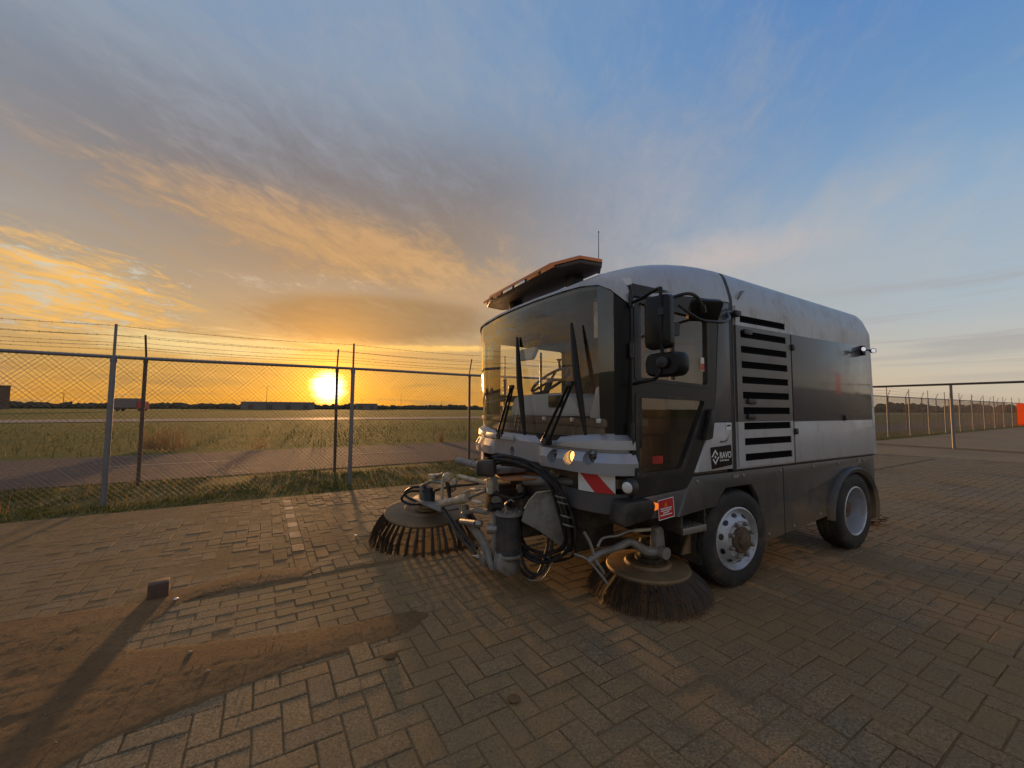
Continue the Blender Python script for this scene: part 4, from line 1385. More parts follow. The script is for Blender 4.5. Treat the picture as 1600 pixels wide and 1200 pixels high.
# ---- doors
OUT = [(-1.075, 2.155), (-.165, 2.148), (-.205, 1.70), (-.222, 1.48), (-.255, 1.28), (-.50, .87), (-.565, .795), (-1.075, .775)]
WU = round_poly([(-1.022, 2.045), (-.305, 2.005), (-.312, 1.515), (-1.022, 1.545)], .03)
WL = round_poly([(-1.022, 1.42), (-.345, 1.405), (-.62, .93), (-1.022, .925)], .03)
def door(y0, y1, glass_y, gm, OUT, WU):
    b = MB(); holed_plate(b, OUT, [WU, WL], y0, y1, 0)
    d = part(b, 'door', M['door_paint'], smooth=30)
    fr = MB()
    e = -.004 if y0 < 1 else .004
    for hole in (WU, WL):
        c = Vector((sum(q[0] for q in hole) / len(hole), sum(q[1] for q in hole) / len(hole)))
        big = [tuple(c + (Vector(q) - c) * Vector((1.0, 1.0)).x + (Vector(q) - c).normalized() * .035) for q in hole]
        holed_plate(fr, big, [[tuple(c + (Vector(q) - c).normalized() * ((Vector(q) - c).length - .006)) for q in hole]], y0 + e, y0 + e * .2)
    fr.build('window_rubber', M['black'], d, smooth=0)
    for nm, hole in (('window_pane', WU), ('window_pane', WL)):
        g2 = MB(); g2.add([(x, glass_y, z) for x, z in hole], [tuple(range(len(hole)))])
        g2.build(nm, gm, d, smooth=0)
    return d
dn = door(.0, .04, .016, M['side_glass'], OUT, WU)
q = MB(); q.prism(round_poly([(-.335, 1.34), (-.285, 1.345), (-.33, 1.13), (-.40, 1.12)], .02), 'y', -.045, -.002); q.build('door_handle', M['black'], dn, bevel=.008)
q = MB(); q.box((-.665, .008, 1.78), (.012, .012, .47)); q.box((-.65, -.002, 1.90), (.06, .02, .09)); q.build('window_slider', M['black'], dn)
q = MB(); q.add([(-.375, .008, 1.62), (-.335, .008, 1.62), (-.335, .008, 1.72), (-.375, .008, 1.72)], [(0, 1, 2, 3)]); q.build('window_sticker', M['letter'], dn, smooth=0)
q = MB(); q.add([(-.372, .005, 1.625), (-.338, .005, 1.625), (-.338, .005, 1.675), (-.372, .005, 1.675)], [(0, 1, 2, 3)]); q.build('sticker_print', M['red'], dn, smooth=0)
q = MB(); q.box((-.82, .03, 1.0), (.10, .01, .05)); q.build('door_reflector', M['red'], dn)
for z in (2.05, 1.72, 1.2, .9):
    q = MB(); q.tube([(-1.085, -.012, z - .05), (-1.085, -.012, z + .05)], .014, 8); q.build('hinge', M['black'], dn)
df = door(W, W - .04, W - .016, M['far_glass'], [(-1.075, 2.155), (-.040, 2.148), (-.040, 1.26), (-.265, 1.25), (-.50, .87), (-.565, .795), (-1.075, .775)],
          round_poly([(-1.0, 2.06), (-.075, 2.03), (-.075, 1.46), (-1.0, 1.49)], .03))

# ---- panel between door and seam: dark above, silver with a bright facet below
for y, s_ in ((.0, 1), (W, -1)):
    if s_ > 0:
        q = MB(); q.prism([(-.150, 2.165), (-.034, 2.165), (-.034, 1.247), (-.262, 1.247), (-.215, 1.48), (-.195, 1.70)], 'y', y, y + .05 * s_)
        part(q, 'pillar_panel', M['grey_paint'], bevel=.004)
    q = MB(); q.prism([(-.282, 1.243), (-.034, 1.243), (-.034, .893), (-.445, .893)], 'y', y, y + .05 * s_); part(q, 'quarter_panel', M['silver'], bevel=.003)
    q = MB(); q.add([(-.345, y + .055 * s_, 1.243), (-.282, y + .001 * s_, 1.243), (-.445, y + .001 * s_, .893), (-.540, y + .055 * s_, .893), ], [(0, 1, 2, 3)]); part(q, 'quarter_facet', M['silver'], smooth=0)
# badges
q = MB(); q.prism(round_poly([(-.300, 1.063), (-.058, 1.075), (-.048, .925), (-.288, .905)], .01), 'y', -.005, .001); badge = part(q, 'name_badge', M['gloss_black'], smooth=0)
def text(body, size, x, z, y, m, parent, name, bold=.0, sx=1.0):
    cu = bpy.data.curves.new(name, 'FONT'); cu.body = body; cu.size = size; cu.extrude = .0008; cu.offset = bold; cu.align_x = 'LEFT'
    o = bpy.data.objects.new(name, cu); COL.objects.link(o)
    dg = bpy.context.evaluated_depsgraph_get(); me = bpy.data.meshes.new_from_object(o.evaluated_get(dg))
    bpy.data.objects.remove(o); bpy.data.curves.remove(cu)
    o = bpy.data.objects.new(name, me); COL.objects.link(o); me.materials.clear(); me.materials.append(m)
    o.parent = parent; o.location = (x, y, z); o.rotation_euler = (math.pi / 2, 0, 0); o.scale = (sx, 1, 1)
    return o
text('RAVO', .066, -.203, .980, -.0065, M['letter'], badge, 'lettering', .0009, .80)
text('FAYAT GROUP', .016, -.200, .958, -.0065, M['letter'], badge, 'lettering', .0004, 1.0)
q = MB()
for a in range(4):
    p = [(-.046, 0), (0, .056), (.046, 0), (0, -.056)]
    i, j = p[a], p[(a + 1) % 4]
    k = .66
    if a in (1,): j = (i[0] + (j[0] - i[0]) * .72, i[1] + (j[1] - i[1]) * .72)
    if a in (3,): j = (i[0] + (j[0] - i[0]) * .72, i[1] + (j[1] - i[1]) * .72)
    cx, cz = -.252, .992
    q.add([(cx + i[0], -.0066, cz + i[1]), (cx + j[0], -.0066, cz + j[1]), (cx + j[0] * k, -.0066, cz + j[1] * k), (cx + i[0] * k, -.0066, cz + i[1] * k)], [(0, 1, 2, 3)])
q.add([(-.252 - .010, -.0066, .992), (-.252, -.0066, .992 - .013), (-.242, -.0066, .992), (-.252, -.0066, .992 + .013)], [(0, 1, 2, 3)])
q.build('diamond_emblem', M['letter'], badge, smooth=0)
q = MB(); q.add([(-.108, -.002, 1.185), (-.045, -.002, 1.187), (-.045, -.002, 1.236), (-.108, -.002, 1.234)], [(0, 1, 2, 3)]); lab = part(q, 'type_label', M['letter'], smooth=0)
q = MB(); q.add([(-.10, -.003, 1.212), (-.055, -.003, 1.213), (-.055, -.003, 1.226), (-.10, -.003, 1.225)], [(0, 1, 2, 3)]); q.build('label_print', M['gloss_black'], lab, smooth=0)
q = MB(); q.add([(-.11, -.002, 1.103), (-.085, -.002, 1.13), (-.062, -.002, 1.168), (-.078, -.002, 1.128), (-.10, -.002, 1.098)], [(0, 1, 2, 3, 4)]); part(q, 'leaf_print', M['green'], smooth=0)
text('euro V', .028, -.185, 1.094, -.002, M['grey_paint'], sw, 'emission_lettering', .0003)
q = MB(); q.add([(-.118, .004, 2.135), (-.058, .004, 2.135), (-.058, .018, 2.245), (-.118, .018, 2.245)], [(0, 1, 2, 3)]); lab = part(q, 'roof_label', M['letter'], smooth=0)
q = MB()
q.add([(-.110, .001, 2.150), (-.066, .001, 2.150), (-.066, .003, 2.166), (-.110, .003, 2.166)], [(0, 1, 2, 3)]); q.add([(-.110, .006, 2.185), (-.066, .006, 2.185), (-.066, .010, 2.205), (-.110, .010, 2.205)], [(0, 1, 2, 3)])
q.build('label_print', M['grey_paint'], lab, smooth=0)
for x in (-.02, 2.03):
    q = MB(); q.box((x + .02, .002, .835), (.07, .006, .026)); part(q, 'side_marker', M['steel'])
q = MB(); q.box((1.38, .0, .44), (.04, .01, .02)); part(q, 'side_marker', M['chrome'])

# ---- sill band round the cab, warning boards, bumper
def band(d0, d1, z0, z1, m, name, i0=0, i1=None, bevel=0):
    b = MB(); sweep_front(b, lambda y: [(d1, z1), (d1 + .0, z0 + .01), (d1 - .015, z0), (d0, z0), (d0, z1)], i0, i1)
    return part(b, name, m, fixn=True)
band(-.30, -.035, .655, .795, M['grey_paint'], 'sill')
q = MB(); q.prism([(-1.06, .768), (-.575, .788), (-.665, .608), (-1.06, .640)], 'y', .004, .30); part(q, 'cab_sill', M['grey_paint'], bevel=.004)
q = MB(); q.prism([(-1.06, .768), (-.575, .788), (-.665, .608), (-1.06, .640)], 'y', W - .30, W - .004); part(q, 'cab_sill', M['grey_paint'], bevel=.004)
b = MB(); rows = []; n0 = 15
def wb(i0, i1, rev):
    """striped warning board following the corner; the stripes lean, so the mesh is cut along them"""
    b = MB(); z0, z1 = .797, .925
    fi = [i0 + (i1 - i0) * k / 60 for k in range(61)]
    def base(f):
        i = min(int(f), len(CURVE) - 2); u = f - i
        return off(i, -.022) * (1 - u) + off(i + 1, -.022) * u
    L = [0]
    for k in range(60): L.append(L[-1] + (base(fi[k + 1]) - base(fi[k])).length)
    def at(l, z):
        l = max(0, min(L[-1], l))
        k = 0
        while k < 59 and L[k + 1] < l: k += 1
        u = (l - L[k]) / max(1e-9, L[k + 1] - L[k])
        p = base(fi[k] + (fi[k + 1] - fi[k]) * u)
        return (p.x, p.y, z)
    sl = 1.0
    us = []; u = -.40
    while u < L[-1] + .2:
        us += [u + .135 * k / 6 for k in range(6)] + [u + .135 + .265 * k / 6 for k in range(6)]
        u += .40
    nz = 6
    rows = []
    for u in us:
        row = []
        for j in range(nz + 1):
            z = z0 + (z1 - z0) * j / nz
            l = u + sl * (z - z0)
            row.append(at(L[-1] - l if rev else l, z))
        rows.append(row)
    b.grid(rows, mf=lambda i, j: 1 if (i % 12) < 6 else 0)
    return part(b, 'warning_board', [M['white'], M['red']], smooth=80)
wb(3, 7.6, False); wb(len(CURVE) - 8.6, len(CURVE) - 4, True)
def bump_prof(y):
    c = min(y, W - y)
    t = max(0, min(1, (.70 - c) / .06))               # 1 at the corners, 0 in the middle
    dip = 0
    for c0, hw in ((1.46, .09), (.66, .15)):
        dip = max(dip, max(0, min(1, (hw - abs(y - c0)) / .03)))
    top = 1.135 + .045 * max(0, min(1, (.62 - c) / .5)) - .028 * dip
    def mixp(a, c2): return (a[0] * t + c2[0] * (1 - t), a[1] * t + c2[1] * (1 - t))
    return [(-.10, top - .005), (-.055, top), (.0, top - .042), (.006, 1.082)] + [mixp(a, c2) for a, c2 in (
        ((.006, 1.078), (.006, 1.078)), ((-.024, 1.074), (.006, 1.074)), ((-.024, 1.060), (.006, 1.060)), ((-.004, 1.056), (.006, 1.056)),
        ((.032, .996), (.006, .996)), ((.030, .922), (.004, .935)), ((-.02, .915), (-.02, .930)), ((-.10, .915), (-.10, .930)))]
b = MB()
ext = []
sweep_front(b, bump_prof, closed=True)
bumper = part(b, 'bumper', M['bumper'], smooth=0, fixn=True)
LAMPS = [(.520, 1.003, 0, .046), (.350, 1.010, 1, .046), (.185, 1.026, 0, .046), (W - .40, 1.000, 1, .046), (W - .24, 1.010, 0, .046), (1.09, .985, 0, .038)]
def lamp_frame(y, z):
    c = min(range(len(YS)), key=lambda i: abs(YS[i] - y)); n = NRM[c]
    n = Vector((n.x - .9, n.y)).normalized()             # the bowls look mostly straight ahead
    p = Vector((xf(y), y))
    return Matrix.Translation((p.x, p.y, z)) @ Matrix.Rotation(math.atan2(n.y, n.x), 4, 'Z') @ Matrix.Rotation(math.pi / 2, 4, 'Y')
cut = MB()
for y, z, lit, r_ in LAMPS: cut.lathe([(.0, -.085), (r_ * .92, -.085), (r_ * 1.12, .06), (.0, .06)], 28, 0, lamp_frame(y, z))
cuto = cut.build('cutter', M['silver'], sw, smooth=0, fixn=True)
md = bumper.modifiers.new('holes', 'BOOLEAN'); md.operation = 'DIFFERENCE'; md.object = cuto; md.solver = 'EXACT'
bpy.context.view_layer.update()
me = bpy.data.meshes.new_from_object(bumper.evaluated_get(bpy.context.evaluated_depsgraph_get()))
bumper.modifiers.clear(); bumper.data = me
bpy.data.objects.remove(cuto)
me.shade_smooth(); me.set_sharp_from_angle(angle=R(22))
q = MB(); q.box((-1.358, 1.29, 1.098), (.02, .50, .045)); q.build('name_plate', M['silver'], bumper, bevel=.004)
def headlamp(y, z, lit, r_):
    m = lamp_frame(y, z)
    b = MB(); b.lathe([(r_ * .93, -.030), (r_ * .90, -.045), (r_ * .55, -.066), (.0, -.070)], 28, 0, m)
    h = part(b, 'headlamp', M['lit'] if lit else M['chrome'])
    b = MB(); b.lathe([(r_ * .98, -.034), (r_ * .96, -.026), (r_ * .86, -.026), (r_ * .86, -.036)], 28, 0, m); b.build('bezel', M['chrome'], h)
    b = MB(); b.lathe([(r_ * .88, -.032), (r_ * .6, -.022), (.0, -.018)], 24, 0, m); b.build('lens', M['lens'], h)
    b = MB(); b.lathe([(.015, -.066), (.015, -.044), (.0, -.038)], 12, 0, m); b.build('bulb', M['lit'] if lit else M['gloss_black'], h)
for q4 in LAMPS: headlamp(*q4)
# black ball with a pale lens under the near corner
q = MB(); q.lathe([(.0, -.05), (.035, -.045), (.052, -.02), (.055, .0), (.045, .03), (.036, .036)], 20, 0, MZ(-1.135, -.03, .858, '-x', R(18))); q.tube([(-1.08, -.01, .86), (-1.07, -.02, .97)], .018, 8); sl = part(q, 'corner_lamp', M['black'])
q = MB(); q.lathe([(.036, .034), (.026, .044), (.0, .048)], 18, 0, MZ(-1.135, -.03, .858, '-x', R(18))); q.build('lens', M['white'], sl)
# sill lamp housing and indicator
q = MB(); q.prism(round_poly([(-1.235, .630), (-.985, .66), (-.955, .735), (-.985, .775), (-1.20, .775)], .03), 'y', -.075, .06); part(q, 'lamp_housing', M['black'], bevel=.018)
q = MB(); q.prism(round_poly([(-.985, .688), (-.90, .695), (-.895, .735), (-.985, .755)], .015), 'y', -.045, .01); part(q, 'indicator_lamp', M['lit_amber'], bevel=.01)
q = MB(); q.prism([(-.857, .738), (-.715, .749), (-.705, .628), (-.848, .616)], 'y', -.004, .006); ws = part(q, 'warning_sticker', M['red'], smooth=0)
q = MB()
for a, c in (((-.862, .742), (-.710, .753)), ((-.853, .614), (-.700, .626))): q.add([(a[0], -.005, a[1]), (c[0], -.005, c[1]), (c[0], -.005, c[1] - .005), (a[0], -.005, a[1] - .005)], [(0, 1, 2, 3)])
for a, c in (((-.862, .742), (-.853, .614)), ((-.715, .753), (-.705, .626))): q.add([(a[0], -.005, a[1]), (a[0] + .005, -.005, a[1]), (c[0] + .005, -.005, c[1]), (c[0], -.005, c[1])], [(0, 1, 2, 3)])
for k, (w1, z) in enumerate(((.11, .678), (.10, .664), (.06, .650), (.11, .636))):
    x0 = -.782 - w1 / 2; q.add([(x0, -.005, z), (x0 + w1, -.005, z + .006), (x0 + w1, -.005, z + .013), (x0, -.005, z + .007)], [(0, 1, 2, 3)])
q.build('sticker_print', M['letter'], ws, smooth=0)
q = MB(); q.add([(-.803, -.005, .694), (-.767, -.005, .697), (-.787, -.005, .730)], [(0, 1, 2)]); q.build('warning_triangle', M['amber'], ws, smooth=0)
# step in front of the wheel
q = MB(); q.box((-.47, .10, .505), (.24, .17, .018)); q.box((-.47, .018, .495), (.25, .012, .045))
for i in range(7): q.box((-.57 + i * .034, .10, .517), (.008, .15, .008))
part(q, 'step', M['steel'], bevel=.002)
q = MB(); q.box((-.60, .17, .56), (.02, .3, .16)); q.box((-.35, .16, .55), (.02, .28, .2)); part(q, 'step_bracket', M['under'])


# ================================================================== sweeper: lamps, mirrors, wipers, cab inside
def smooth_path(pts, n=5):
    """Catmull-Rom through the points"""
    P = [Vector(q) for q in pts]; P = [P[0] * 2 - P[1]] + P + [P[-1] * 2 - P[-2]]
    out = []
    for i in range(1, len(P) - 2):
        for k in range(n):
            t = k / n
            a, b, c, d = P[i - 1], P[i], P[i + 1], P[i + 2]
            out.append(.5 * ((2 * b) + (c - a) * t + (2 * a - 5 * b + 4 * c - d) * t * t + (3 * b - a - 3 * c + d) * t ** 3))
    out.append(P[-2])
    return out
q = MB(); q.box((-.96, 1.06, .55), (.36, 1.15, .50)); part(q, 'bulkhead', M['under'], bevel=.02)
# ---- light bar
lbp = [(-1.30, .60), (-1.30, 1.62), (-1.22, 1.86), (-1.02, 1.90), (-.94, 1.80), (-.94, .44), (-1.02, .34), (-1.20, .36)]
q = MB(); q.prism(lbp, 'z', 2.385, 2.415); bar = part(q, 'light_bar', M['bar_base'], bevel=.006)
def scaled(p, k): 
    cx, cy = -1.12, 1.12
    return [(cx + (x - cx) * k, cy + (y - cy) * (1 - (1 - k) * .3)) for x, y in p]
q = MB(); lo, hi = scaled(lbp, 1.03), scaled(lbp, .93)
o = len(q.v); n = len(lo)
q.v += [(x, y, 2.416) for x, y in lo] + [(x, y, 2.438) for x, y in lo] + [(x, y, 2.450) for x, y in hi]
for r_ in range(2):
    for i in range(n): q.face((r_ * n + i, r_ * n + (i + 1) % n, (r_ + 1) * n + (i + 1) % n, (r_ + 1) * n + i))
q.face(range(2 * n, 3 * n)); q.build('amber_cover', M['amber'], bar, fixn=True)
for k in range(6):
    y = .62 + k * .21
    q = MB(); q.box((-1.306, y, 2.400), (.012, .17, .022)); q.build('lamp_window', M['amber'] if k not in (2, 3) else M['chrome'], bar, bevel=.003)
for y in (.62, 1.55):
    q = MB(); q.box((-1.05, y, 2.36), (.12, .08, .12)); q.build('bar_foot', M['black'], bar, bevel=.006)
# aerial
q = MB(); q.tube([(-.905, .5, 2.40), (-.905, .5, 2.475)], .012, 8); q.tube([(-.905, .5, 2.47), (-.903, .5, 2.735)], [.0035, .0022], 6); q.tube([(-.903, .5, 2.725), (-.903, .5, 2.74)], .004, 6); part(q, 'aerial', M['black'])
# ---- rear work lamps
q = MB(); q.box((2.18, -.02, 1.955), (.05, .04, .10)); q.tube([(2.07, -.045, 1.955), (2.29, -.045, 1.965)], .010, 8); wl = part(q, 'work_lamp_bracket', M['black'], bevel=.006)
for x, rz in ((2.06, -.75), (2.285, -.75)):
    m = MZ(x, -.07, 1.955, '-y') @ Matrix.Rotation(rz, 4, 'Y') @ Matrix.Scale(.62, 4)
    q = MB(); q.lathe([(.0, -.045), (.03, -.04), (.040, -.01), (.042, .02), (.036, .024), (.034, .015)], 20, 0, m); l = q.build('work_lamp', M['black'], wl)
    q = MB(); q.lathe([(.035, .016), (.02, .022), (.0, .024)], 18, 0, m); l2 = q.build('lamp_glass', M['lit_white'], wl)
# ---- mirrors
def rbox(c, d, rz, r_, name, m, parent, ry=0.0, taper=None):
    q = MB(); x, y, z = (k / 2 for k in d)
    pr = round_poly([(-y, -z), (y, -z), (y, z), (-y, z)], r_, 4)
    k = .82
    q.v += [(-x, a * k, b * k) for a, b in pr] + [(-x * .55, a * .97, b * .97) for a, b in pr] + [(x * .8, a, b) for a, b in pr] + [(x, a * .97, b * .97) for a, b in pr]
    n = len(pr)
    for r2 in range(3):
        for i in range(n): q.face((r2 * n + i, r2 * n + (i + 1) % n, (r2 + 1) * n + (i + 1) % n, (r2 + 1) * n + i))
    q.face(range(n)[::-1]); q.face(range(3 * n, 4 * n))
    mm = Matrix.Translation(c) @ Matrix.Rotation(rz, 4, 'Z') @ Matrix.Rotation(ry, 4, 'Y')
    q.v = [tuple(mm @ Vector(v)) for v in q.v]
    return q.build(name, m, parent, smooth=40, fixn=True)
q = MB(); q.tube(smooth_path([(-1.075, -.01, 2.03), (-1.12, -.12, 2.02), (-1.20, -.33, 2.02), (-1.215, -.36, 1.98), (-1.215, -.36, 1.80), (-1.20, -.35, 1.60), (-1.22, -.33, 1.52), (-1.20, -.25, 1.505), (-1.08, -.02, 1.50)]), .011, 8)
ma = part(q, 'mirror_arm', M['mirror_black'])
m1 = rbox((-1.195, -.325, 1.83), (.055, .165, .305), .15, .035, 'main_mirror', M['mirror_black'], ma)
m2 = rbox((-1.165, -.345, 1.59), (.085, .235, .135), .15, .055, 'wide_mirror', M['mirror_black'], ma)
for mz, w_, h_ in ((1.83, .14, .275), (1.59, .20, .105)):
    q = MB(); q.box((.042, 0, 0), (.003, w_, h_), 0, Matrix.Translation((-1.205 if mz > 1.7 else -1.163, -.325 if mz > 1.7 else -.345, mz)) @ Matrix.Rotation(.15, 4, 'Z')); q.build('mirror_glass', M['chrome'], ma)
q = MB(); q.lathe([(.0, .0), (.03, .004), (.034, .02), (.03, .034), (.0, .04)], 16, 0, MZ(-1.205, -.36, 1.597, '-x', .5)); q.build('knob', M['black'], ma)
q = MB(); q.tube([(-1.21, -.36, 1.86), (-1.21, -.36, 1.90)], .022, 10); q.build('clamp', M['black'], ma)
# the mirror over the near door, hung from a tube loop
q = MB(); q.tube(smooth_path([(-1.06, -.02, 2.07), (-1.0, -.20, 2.02), (-.93, -.31, 2.035), (-.88, -.345, 2.01), (-.84, -.35, 1.955)]), .011, 8)
q.tube(smooth_path([(-.98, -.29, 1.965), (-.93, -.33, 1.91), (-.87, -.36, 1.872), (-.76, -.37, 1.872), (-.65, -.36, 1.885), (-.50, -.30, 1.94), (-.30, -.16, 2.03), (-.02, -.02, 2.09)]), .010, 8)
q.tube([(-.30, -.16, 2.03), (-.12, -.04, 2.10), (-.03, .0, 2.12)], .006, 6)
ka = part(q, 'kerb_mirror_arm', M['black'])
rbox((-.79, -.33, 1.945), (.035, .21, .14), R(70), .03, 'kerb_mirror', M['mirror_black'], ka, R(-32))
q = MB(); q.tube([(-.85, -.352, 1.965), (-.83, -.345, 1.925)], .022, 10); q.build('clamp', M['black'], ka)
q = MB(); q.box((-.015, -.035, 2.075), (.07, .07, .045)); q.build('arm_bracket', M['black'], ka, bevel=.008)
# far mirror, seen through the windscreen
q = MB(); q.tube(smooth_path([(-1.06, W + .01, 2.0), (-1.0, W + .22, 2.0), (-.98, W + .25, 1.95), (-.98, W + .25, 1.5), (-1.06, W + .02, 1.45)]), .011, 8)
fa = part(q, 'mirror_arm', M['black'])
rbox((-.96, W + .16, 1.72), (.075, .20, .30), -.2, .045, 'main_mirror', M['black'], fa)
# ---- wipers
for bl, arm in ((((1.022, 1.935), (.893, 1.128)), ((1.299, 1.10), (1.051, 1.518))), (((.283, 1.919), (.142, 1.173)), ((.576, 1.10), (.258, 1.505)))):
    q = MB(); X = -1.352
    (a0, a1), (c0, c1) = arm
    dz = .020
    q.tube([(X - .015, a0 + .03, a1), (X - .02, c0 + .015, c1)], .011, 6); 
    w = part(q, 'wiper', M['mirror_black'])
    q = MB(); q.tube([(X - .015, a0 - .055, a1), (X - .02, c0 - .015, c1 - .01)], .010, 6); q.build('wiper_rod', M['mirror_black'], w)
    q = MB(); q.box((X - .025, c0, c1), (.03, .06, .035)); q.build('wiper_head', M['black'], w, bevel=.006)
    q = MB(); (b0, b1), (d0, d1) = bl
    pts = [(X - .0 + .012 * abs(2 * k / 8 - 1), b0 + (d0 - b0) * k / 8, b1 + (d1 - b1) * k / 8) for k in range(9)]
    q.tube(pts, [.010, .016, .020, .023, .024, .023, .020, .016, .010], 6); q.build('wiper_blade', M['mirror_black'], w)
    q = MB(); q.tube([(X + .03, a0 - .01, a1), (X - .03, a0 - .01, a1)], .028, 12); q.build('wiper_pivot', M['black'], w)
# ---- inside the cab
q = MB()
prof = [(1.56, 1.27), (1.56, 1.33), (1.50, 1.44), (1.42, 1.462), (.82, 1.470), (.72, 1.462), (.60, 1.43), (.52, 1.33), (.50, 1.28)]
q.prism(prof, 'x', -1.10, -.72); part(q, 'dash_hood', M['interior_pale'], bevel=.02)
q = MB(); q.box((-1.0, W / 2, 1.245), (.42, W - .25, .06)); q.box((-1.02, W / 2, 1.08), (.36, W - .28, .30)); part(q, 'dashboard', M['interior'], bevel=.015)
q = MB(); q.box((-1.105, .80, 1.40), (.02, .20, .10)); part(q, 'dash_screen', M['gloss_black'], bevel=.01)
for y in (.44, .16, .80):
    q = MB(); q.box((-1.215, y, 1.262), (.02, .03, .03)); part(q, 'dash_clip', M['white'], bevel=.004)
q = MB()
cen = Vector((-.87, 1.22, 1.60)); tl = Matrix.Translation(cen) @ Matrix.Rotation(R(-38), 4, 'Y')
ring = [tuple(tl @ Vector((.20 * math.cos(6.2832 * k / 36), .20 * math.sin(6.2832 * k / 36), 0))) for k in range(37)]
q.tube(ring, .014, 8, caps=False); stw = part(q, 'steering_wheel', M['black'])
q = MB()
for a in (.5, 2.6, 4.7): q.tube([tuple(cen), tuple(tl @ Vector((.20 * math.cos(a), .20 * math.sin(a), 0)))], .012, 6)
q.tube([tuple(cen), (-1.0, 1.22, 1.30)], .03, 10); q.build('spokes', M['black'], stw)
q = MB(); kp = tl @ Vector((.19, .05, .0)); q.tube([tuple(kp), tuple(kp + Vector((-.01, 0, .07))), tuple(kp + Vector((-.012, 0, .10)))], [.014, .012, .03], 10); q.build('spinner_knob', M['black'], stw)
q = MB(); q.tube([(-.95, 1.257, 1.28), (-.95, 1.257, 1.86)], .012, 8); part(q, 'camera_post', M['black'])
q = MB(); q.prism(round_poly([(1.25, 1.79), (1.50, 1.80), (1.49, 1.875), (1.44, 1.905), (1.19, 1.90), (1.18, 1.87)], .02), 'x', -1.06, -1.02); im = part(q, 'interior_mirror', M['interior_pale'], bevel=.008)
q = MB(); q.tube([(-1.04, 1.34, 1.90), (-1.05, 1.35, 2.10)], .01, 6); q.build('stalk', M['interior'], im)
q = MB(); q.box((-1.12, .28, 1.98), (.012, .05, .28)); part(q, 'sun_blind_cord', M['cream'])
for y in (.62,):
    q = MB(); q.box((-.46, y, 1.20), (.46, .46, .14)); q.box((-.46, y, 1.0), (.36, .36, .30)); st_ = part(q, 'driver_seat', M['seat'], bevel=.04)
    q = MB(); q.box((0, 0, .30), (.13, .44, .60), 0, Matrix.Translation((-.26, y, 1.25)) @ Matrix.Rotation(R(8), 4, 'Y')); q.build('backrest', M['seat'], st_, bevel=.05)
    q = MB(); q.box((-.155, y, 1.93), (.10, .26, .17)); q.build('headrest', M['seat'], st_, bevel=.04)
q = MB(); q.box((-.20, .26, 1.62), (.16, .26, .55)); part(q, 'cab_locker', M['interior'], bevel=.02)
q = MB(); q.prism([(.16, 1.27), (.38, 1.27), (.30, 1.50), (.20, 1.50)], 'x', -1.12, -.90); part(q, 'side_console', M['interior_pale'], bevel=.02)

# ================================================================== sweeper: brushes and front arm
def brush(c, r_disc, r_tip, z_disc, tilt_axis, tilt, n_t, strands, spr, thick):
    """a steel-bristle side brush: disc > tufts, hub plate"""
    cx, cy = c
    rx = random.Random(n_t)
    q = MB(); q.lathe([(.0, .018), (r_disc * .42, .018), (r_disc * .46, .030), (r_disc * .52, .030), (r_disc * .56, .014), (r_disc * .90, .006), (r_disc * .98, .0), (r_disc, -.012), (r_disc * .985, -.028), (r_disc * .9, -.030), (.0, -.022)], 56)
    d = part(q, 'brush', M['disc'])
    d.rotation_mode = 'QUATERNION'
    from mathutils import Quaternion
    d.location = (cx, cy, z_disc); d.rotation_quaternion = Quaternion(tilt_axis, tilt)
    variants = []
    drop = z_disc - .012
    for v in range(4):
        b = MB()
        for k in range(strands):
            a = rx.gauss(0, spr); rad = r_disc * rx.uniform(.90, .985)
            p0 = Vector((rad * math.cos(a), rad * math.sin(a), -.02))
            rt = r_tip * rx.uniform(.90, 1.03); at = a * 1.3 + rx.gauss(0, spr * .8)
            p2 = Vector((rt * math.cos(at), rt * math.sin(at), -drop * rx.uniform(.90, 1.0)))
            p1 = p0.lerp(p2, .5) + Vector((math.cos(a), math.sin(a), 0)) * (r_tip - r_disc) * .22
            b.tube([p0, p0.lerp(p1, .55) * .5 + p1 * .5 - (p1 - p0) * .1, p1, p2], [.0030 * thick, .0028 * thick, .0026 * thick, .0020 * thick], 3, caps=False)
        variants.append(b)
    first = [None] * 4
    for k in range(n_t):
        v = k % 4
        if first[v] is None:
            first[v] = o = variants[v].build('bristle_tuft', M['bristle'], d, smooth=0)
        else: o = share(first[v], parent=d)
        o.rotation_euler = (0, 0, 6.2832 * k / n_t + rx.uniform(-.03, .03))
    return d
bn = brush((-.65, .285), .298, .435, .205, (1, -1, 0), R(1.5), 52, 18, .030, .8)
bf = brush((-1.70, 2.245), .425, .555, .300, (1, -.3, 0), R(7), 42, 18, .014, 1.2)
# near brush: motor, arm, cylinder
q = MB(); q.lathe([(.10, .0), (.10, .03), (.075, .035), (.07, .13), (.06, .16), (.0, .165)], 24, 0, Matrix.Translation((-.62, .30, .225))); part(q, 'brush_motor', M['under'])
q = MB()
q.tube(smooth_path([(-1.17, .33, .30), (-1.09, .29, .355), (-.98, .24, .39), (-.90, .215, .42), (-.83, .20, .385), (-.76, .185, .345), (-.65, .155, .335)]), [.022] * 10 + [.026] * 10 + [.032] * 11, 10)
part(q, 'brush_arm', M['arm'])
q = MB(); q.tube([(-.66, .10, .335), (-.66, .22, .335)], .042, 14); part(q, 'arm_pivot', M['arm'])
q = MB(); q.prism([(-.71, .32), (-.61, .32), (-.625, .48), (-.65, .51), (-.70, .50)], 'y', .15, .21); part(q, 'arm_lever', M['arm'], bevel=.008)
q = MB(); q.tube([(-.86, .215, .49), (-.72, .19, .487)], .013, 8); cy_ = part(q, 'damper_rod', M['cream'])
